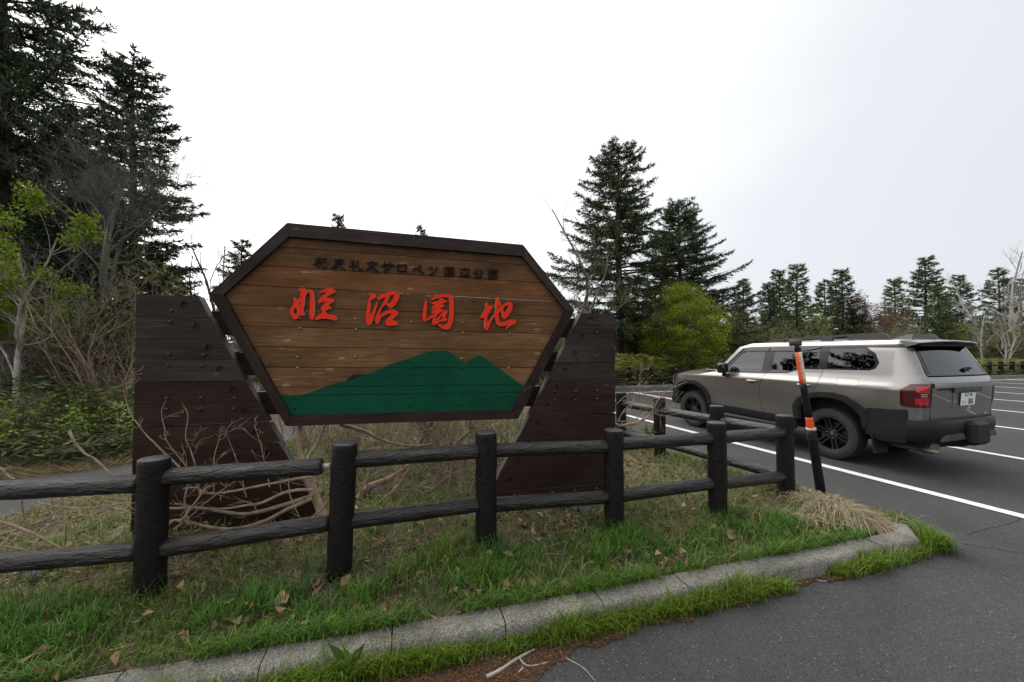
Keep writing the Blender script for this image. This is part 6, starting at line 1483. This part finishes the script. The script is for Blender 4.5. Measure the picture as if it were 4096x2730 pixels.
# ------------------------------------------------------------------ shrub with hand-placed stems under and beside the sign
def smooth_curve(pts, n=14):
    P = np.array(pts, float); t = np.linspace(0, len(P)-1, n); out = []
    for u in t:
        i = min(int(u), len(P)-2); f = u-i; p0_, p1_, p2_, p3_ = P[max(i-1,0)], P[i], P[i+1], P[min(i+2,len(P)-1)]
        out.append(.5*((2*p1_)+(-p0_+p2_)*f+(2*p0_-5*p1_+4*p2_-p3_)*f*f+(-p0_+3*p1_-3*p2_+p3_)*f**3))
    return np.array(out)
C6 = lambda x, y: (x/1.522, 1700+y/1.522)
C8 = lambda x, y: (1050+x/2.241, 1600+y/2.241)
CB = lambda x, y: (2440+x/5.228, 1420+y/5.228)
def stems_obj(name, defs, label, mat, seed, twigs=(4,.35), cat='shrub'):
    rs = np.random.default_rng(seed); acc = Acc(); r = empty(name, (0,0,0)); tag(r, label, cat); S = []
    for f, pts, d, r0, r1 in defs:
        P = []
        for i, q in enumerate(pts):
            dd = d if not hasattr(d, '__len__') else d[0]+(d[1]-d[0])*i/(len(pts)-1)
            p = onplane(*f(*q), p0+sn*dd, sn); p[2] = max(p[2], .02); P.append(p)
        c = smooth_curve(P, 16); c += np.cumsum(rs.normal(size=c.shape)*.0025, axis=0); V, Q = tubes_np([c], [np.linspace(r0, r1, 16)], 8); link('stem', np_mesh('stem', V, None, Q, smooth=True), r, mat)
        for _ in range(int(twigs[0])):
            i = rs.integers(3, 15); tg = unit(c[i]-c[i-1]); dv = unit(tg*rs.uniform(.2,.8)+rs.normal(size=3)*np.array([.6,.35,.6])+np.array([0,0,.25])); S.append((c[i], dv, rs.uniform(.3,1.1)*twigs[1], max(.0022, r1*.45)))
    a2, _ = branchy(seed, S, [(3,.55,.7,.6,.08)], .12, .05, 5); link('twigs', a2.mesh('twigs', True), r, M['twig'])['kind'] = 'stuff'; return r
stems_obj('bare_shrub', [
 (C6,[(1975,600),(1950,500),(1930,430),(1890,330),(1850,220),(1830,100),(1845,-30)],(.20,-.15),0.0446,0.0216),(C6,[(1885,300),(1880,210),(1935,110),(1990,-10)],(.05,-.2),0.0216,0.0130),
 (C6,[(1910,430),(1700,500),(1480,545),(1250,515),(1040,510)],(.18,.30),0.0202,0.0101),(C6,[(1905,395),(1750,410),(1600,470),(1450,495),(1250,505),(1060,470)],(.2,.36),0.0151,0.0065),
 (C6,[(1900,450),(1740,520),(1600,590),(1430,635),(1250,615),(1140,585),(1060,575),(1020,610)],(.2,.42),0.0173,0.0101),(C6,[(1890,320),(1750,340),(1550,380),(1280,425),(1200,390),(1100,400)],(.15,.3),0.0137,0.0058),
 (C6,[(1110,590),(1190,480),(1240,410),(1280,380)],(.4,.3),0.0086,0.0058),(C6,[(1150,600),(1130,480),(1150,380),(1140,330)],.36,0.0079,0.0050),(C6,[(1060,640),(1130,590),(1260,470),(1450,330)],.34,0.0072,0.0029),
 (C6,[(1215,420),(1195,265),(1160,150),(1130,60),(1140,-50),(1105,-120)],.30,0.0065,0.0025),(C6,[(1300,420),(1300,250),(1310,150),(1355,20)],.28,0.0058,0.0022),(C6,[(1640,380),(1610,230),(1570,80),(1540,-10)],.26,0.0050,0.0022),
 (C6,[(1180,330),(1000,170),(900,70),(810,-40),(770,-150)],.36,0.0079,0.0029),(C6,[(1230,420),(1130,240),(1020,90),(1000,0),(990,-90),(1020,-150)],.33,0.0050,0.0018),(C6,[(1500,440),(1450,250),(1430,160)],.3,0.0050,0.0029),
 (C6,[(1990,470),(1850,600),(1700,690),(1560,790)],.3,0.0072,0.0036),(C6,[(1820,560),(1760,420),(1740,300),(1760,210)],.32,0.0058,0.0022)],
 'tan-stemmed bare shrub trained sideways in front of the left plank support', M['bark_tan'], 301, (4,.22))
stems_obj('bare_shrub', [
 (C8,[(1580,1010),(1560,900),(1560,760),(1520,560),(1480,420),(1470,300),(1440,180)],(-.55,-.7),.062,.035),(C8,[(830,930),(950,780),(1150,700),(1300,600),(1390,520)],(-.5,-.7),.045,.02),
 (C8,[(880,1030),(1080,910),(1230,760),(1330,580)],(-.25,-.5),.022,.010),(C8,[(1150,880),(1170,960),(1180,1060)],-.3,.014,.010),(C8,[(700,220),(900,280),(1100,370),(1350,410),(1550,380)],-.45,.022,.010),(C8,[(1400,430),(1440,300),(1510,200)],-.5,.022,.014),
 (C8,[(1710,420),(1800,340),(1890,240)],-.5,.026,.012),(C8,[(1640,900),(1680,700),(1690,500),(1660,300)],-.4,.022,.008),(C8,[(1200,960),(1320,800),(1350,600)],-.35,.012,.004),(C8,[(1400,900),(1600,740),(1800,600),(1900,520)],-.4,.010,.003),(C8,[(860,900),(900,760),(990,600),(1080,420)],-.4,.014,.006),
 (C8,[(1900,740),(1850,830),(1830,760),(1860,640)],-.3,.010,.006),(C8,[(1620,930),(1720,640),(1900,480),(2100,400)],-.45,.012,.005)],
 'tangled bare shrub with a pale thick trunk seen under the sign board', M['bark_tan'], 302, (15,.55))
stems_obj('bare_shrub', [(CB,[(60,1420),(230,1490),(450,1450),(650,1380),(830,1270)],(-.1,-.15),.020,.012),(CB,[(280,1490),(400,1560),(560,1640)],-.12,.014,.008),(CB,[(830,1240),(930,1050),(1050,880),(1200,770),(1400,690),(1600,600)],-.15,.006,.003),
 (CB,[(160,1400),(250,1200),(400,1100),(540,830),(600,650),(600,420),(650,200),(600,90)],-.1,.006,.0025),(CB,[(190,1380),(300,1150),(480,980),(560,720),(690,520)],-.12,.006,.0025),(CB,[(150,1390),(500,1390),(800,1220),(1100,1200),(1300,1210)],-.14,.005,.002),(CB,[(700,1360),(900,1230),(1080,1280),(1300,1260),(1530,1190)],-.14,.004,.002),
 (CB,[(440,1560),(640,1160),(700,960),(780,800),(820,1170)],-.1,.004,.002),(CB,[(640,720),(760,870),(900,1050),(1040,1330),(1040,1560)],-.12,.004,.002),(CB,[(110,1050),(300,880),(540,690),(640,620)],-.1,.005,.002)],
 'brown twiggy branch reaching past the outer edge of the right support', M['bark_tan'], 303, (3,.25))
stems_obj('weed_stems', [(C6,[(-60,570),(150,640),(350,745),(520,860),(620,915)],.25,.010,.006),(C6,[(-60,690),(150,630),(330,560),(480,470),(700,425)],.2,.006,.003),(C6,[(230,475),(430,515),(620,505),(830,490)],.3,.005,.003),(C6,[(130,455),(150,560),(200,680)],.2,.009,.006),(C6,[(345,445),(380,560),(385,745)],.15,.007,.005),(C6,[(420,30),(500,150),(600,220),(690,300)],-.4,.011,.006),(C6,[(-40,240),(90,340)],.0,.010,.007),(C6,[(500,430),(650,500),(830,540)],.25,.004,.002),(C6,[(-50,730),(120,760),(260,790)],.3,.005,.003)],
 'thin dry stems crossing behind the fence rails at the far left', M['twig'], 304, (2,.2))
# loose sticks
def stick(pxs, r, label, forks=()):
    P = [gnd(x, y, .0)+np.array([0,0,r*1.2]) for x, y in pxs]; c = smooth_curve(P, 12); a = Acc(); V, Q = tubes_np([c], [np.linspace(r, r*.55, 12)], 7); a.add(V, None, Q)
    for f in forks:
        P = [gnd(x, y, .0)+np.array([0,0,r]) for x, y in f]; c = smooth_curve(P, 8); V, Q = tubes_np([c], [np.linspace(r*.6, r*.3, 8)], 5); a.add(V, None, Q)
    o = link('stick', a.mesh('stick', True), None, M['twig_grey']); tag(o, label, 'stick', 'sticks on the asphalt by the kerb')
K7 = lambda x, y: (1300+x/1.388, 1600+y/1.388); K8 = lambda x, y: (2600+x/1.3877, 1600+y/1.3877)
stick([K7(895,1555),K7(980,1510),K7(1060,1455),K7(1160,1400)], .011, 'grey broken stick in the needle litter at the bottom', [[K7(1080,1450),K7(1130,1490),K7(1240,1468)],[K7(1100,1500),K7(1070,1530)]])
stick([K8(478,1135),K8(540,1125),K8(612,1108)], .006, 'small forked grey twig on the asphalt beside the kerb', [[K8(530,1128),K8(552,1160)],[K8(560,1118),K8(480,1100)]])
stick([K7(1250,1330),K7(1330,1430),K7(1430,1490),K7(1500,1568)], .004, 'thin dark twig lying across the asphalt at the bottom')
stick([K8(1003,978),K8(1035,983),K8(1075,975)], .005, 'pale short twig on the asphalt near the kerb joint', [[K8(1060,978),K8(1075,988)]])
stick([K8(830,985),K8(900,995),K8(960,1010),K8(990,1000),K8(965,945)], .004, 'curved twig on the orange needles below the kerb')
stick([K8(1205,940),K8(1225,915)], .008, 'dark stubby bark piece by the kerb end')
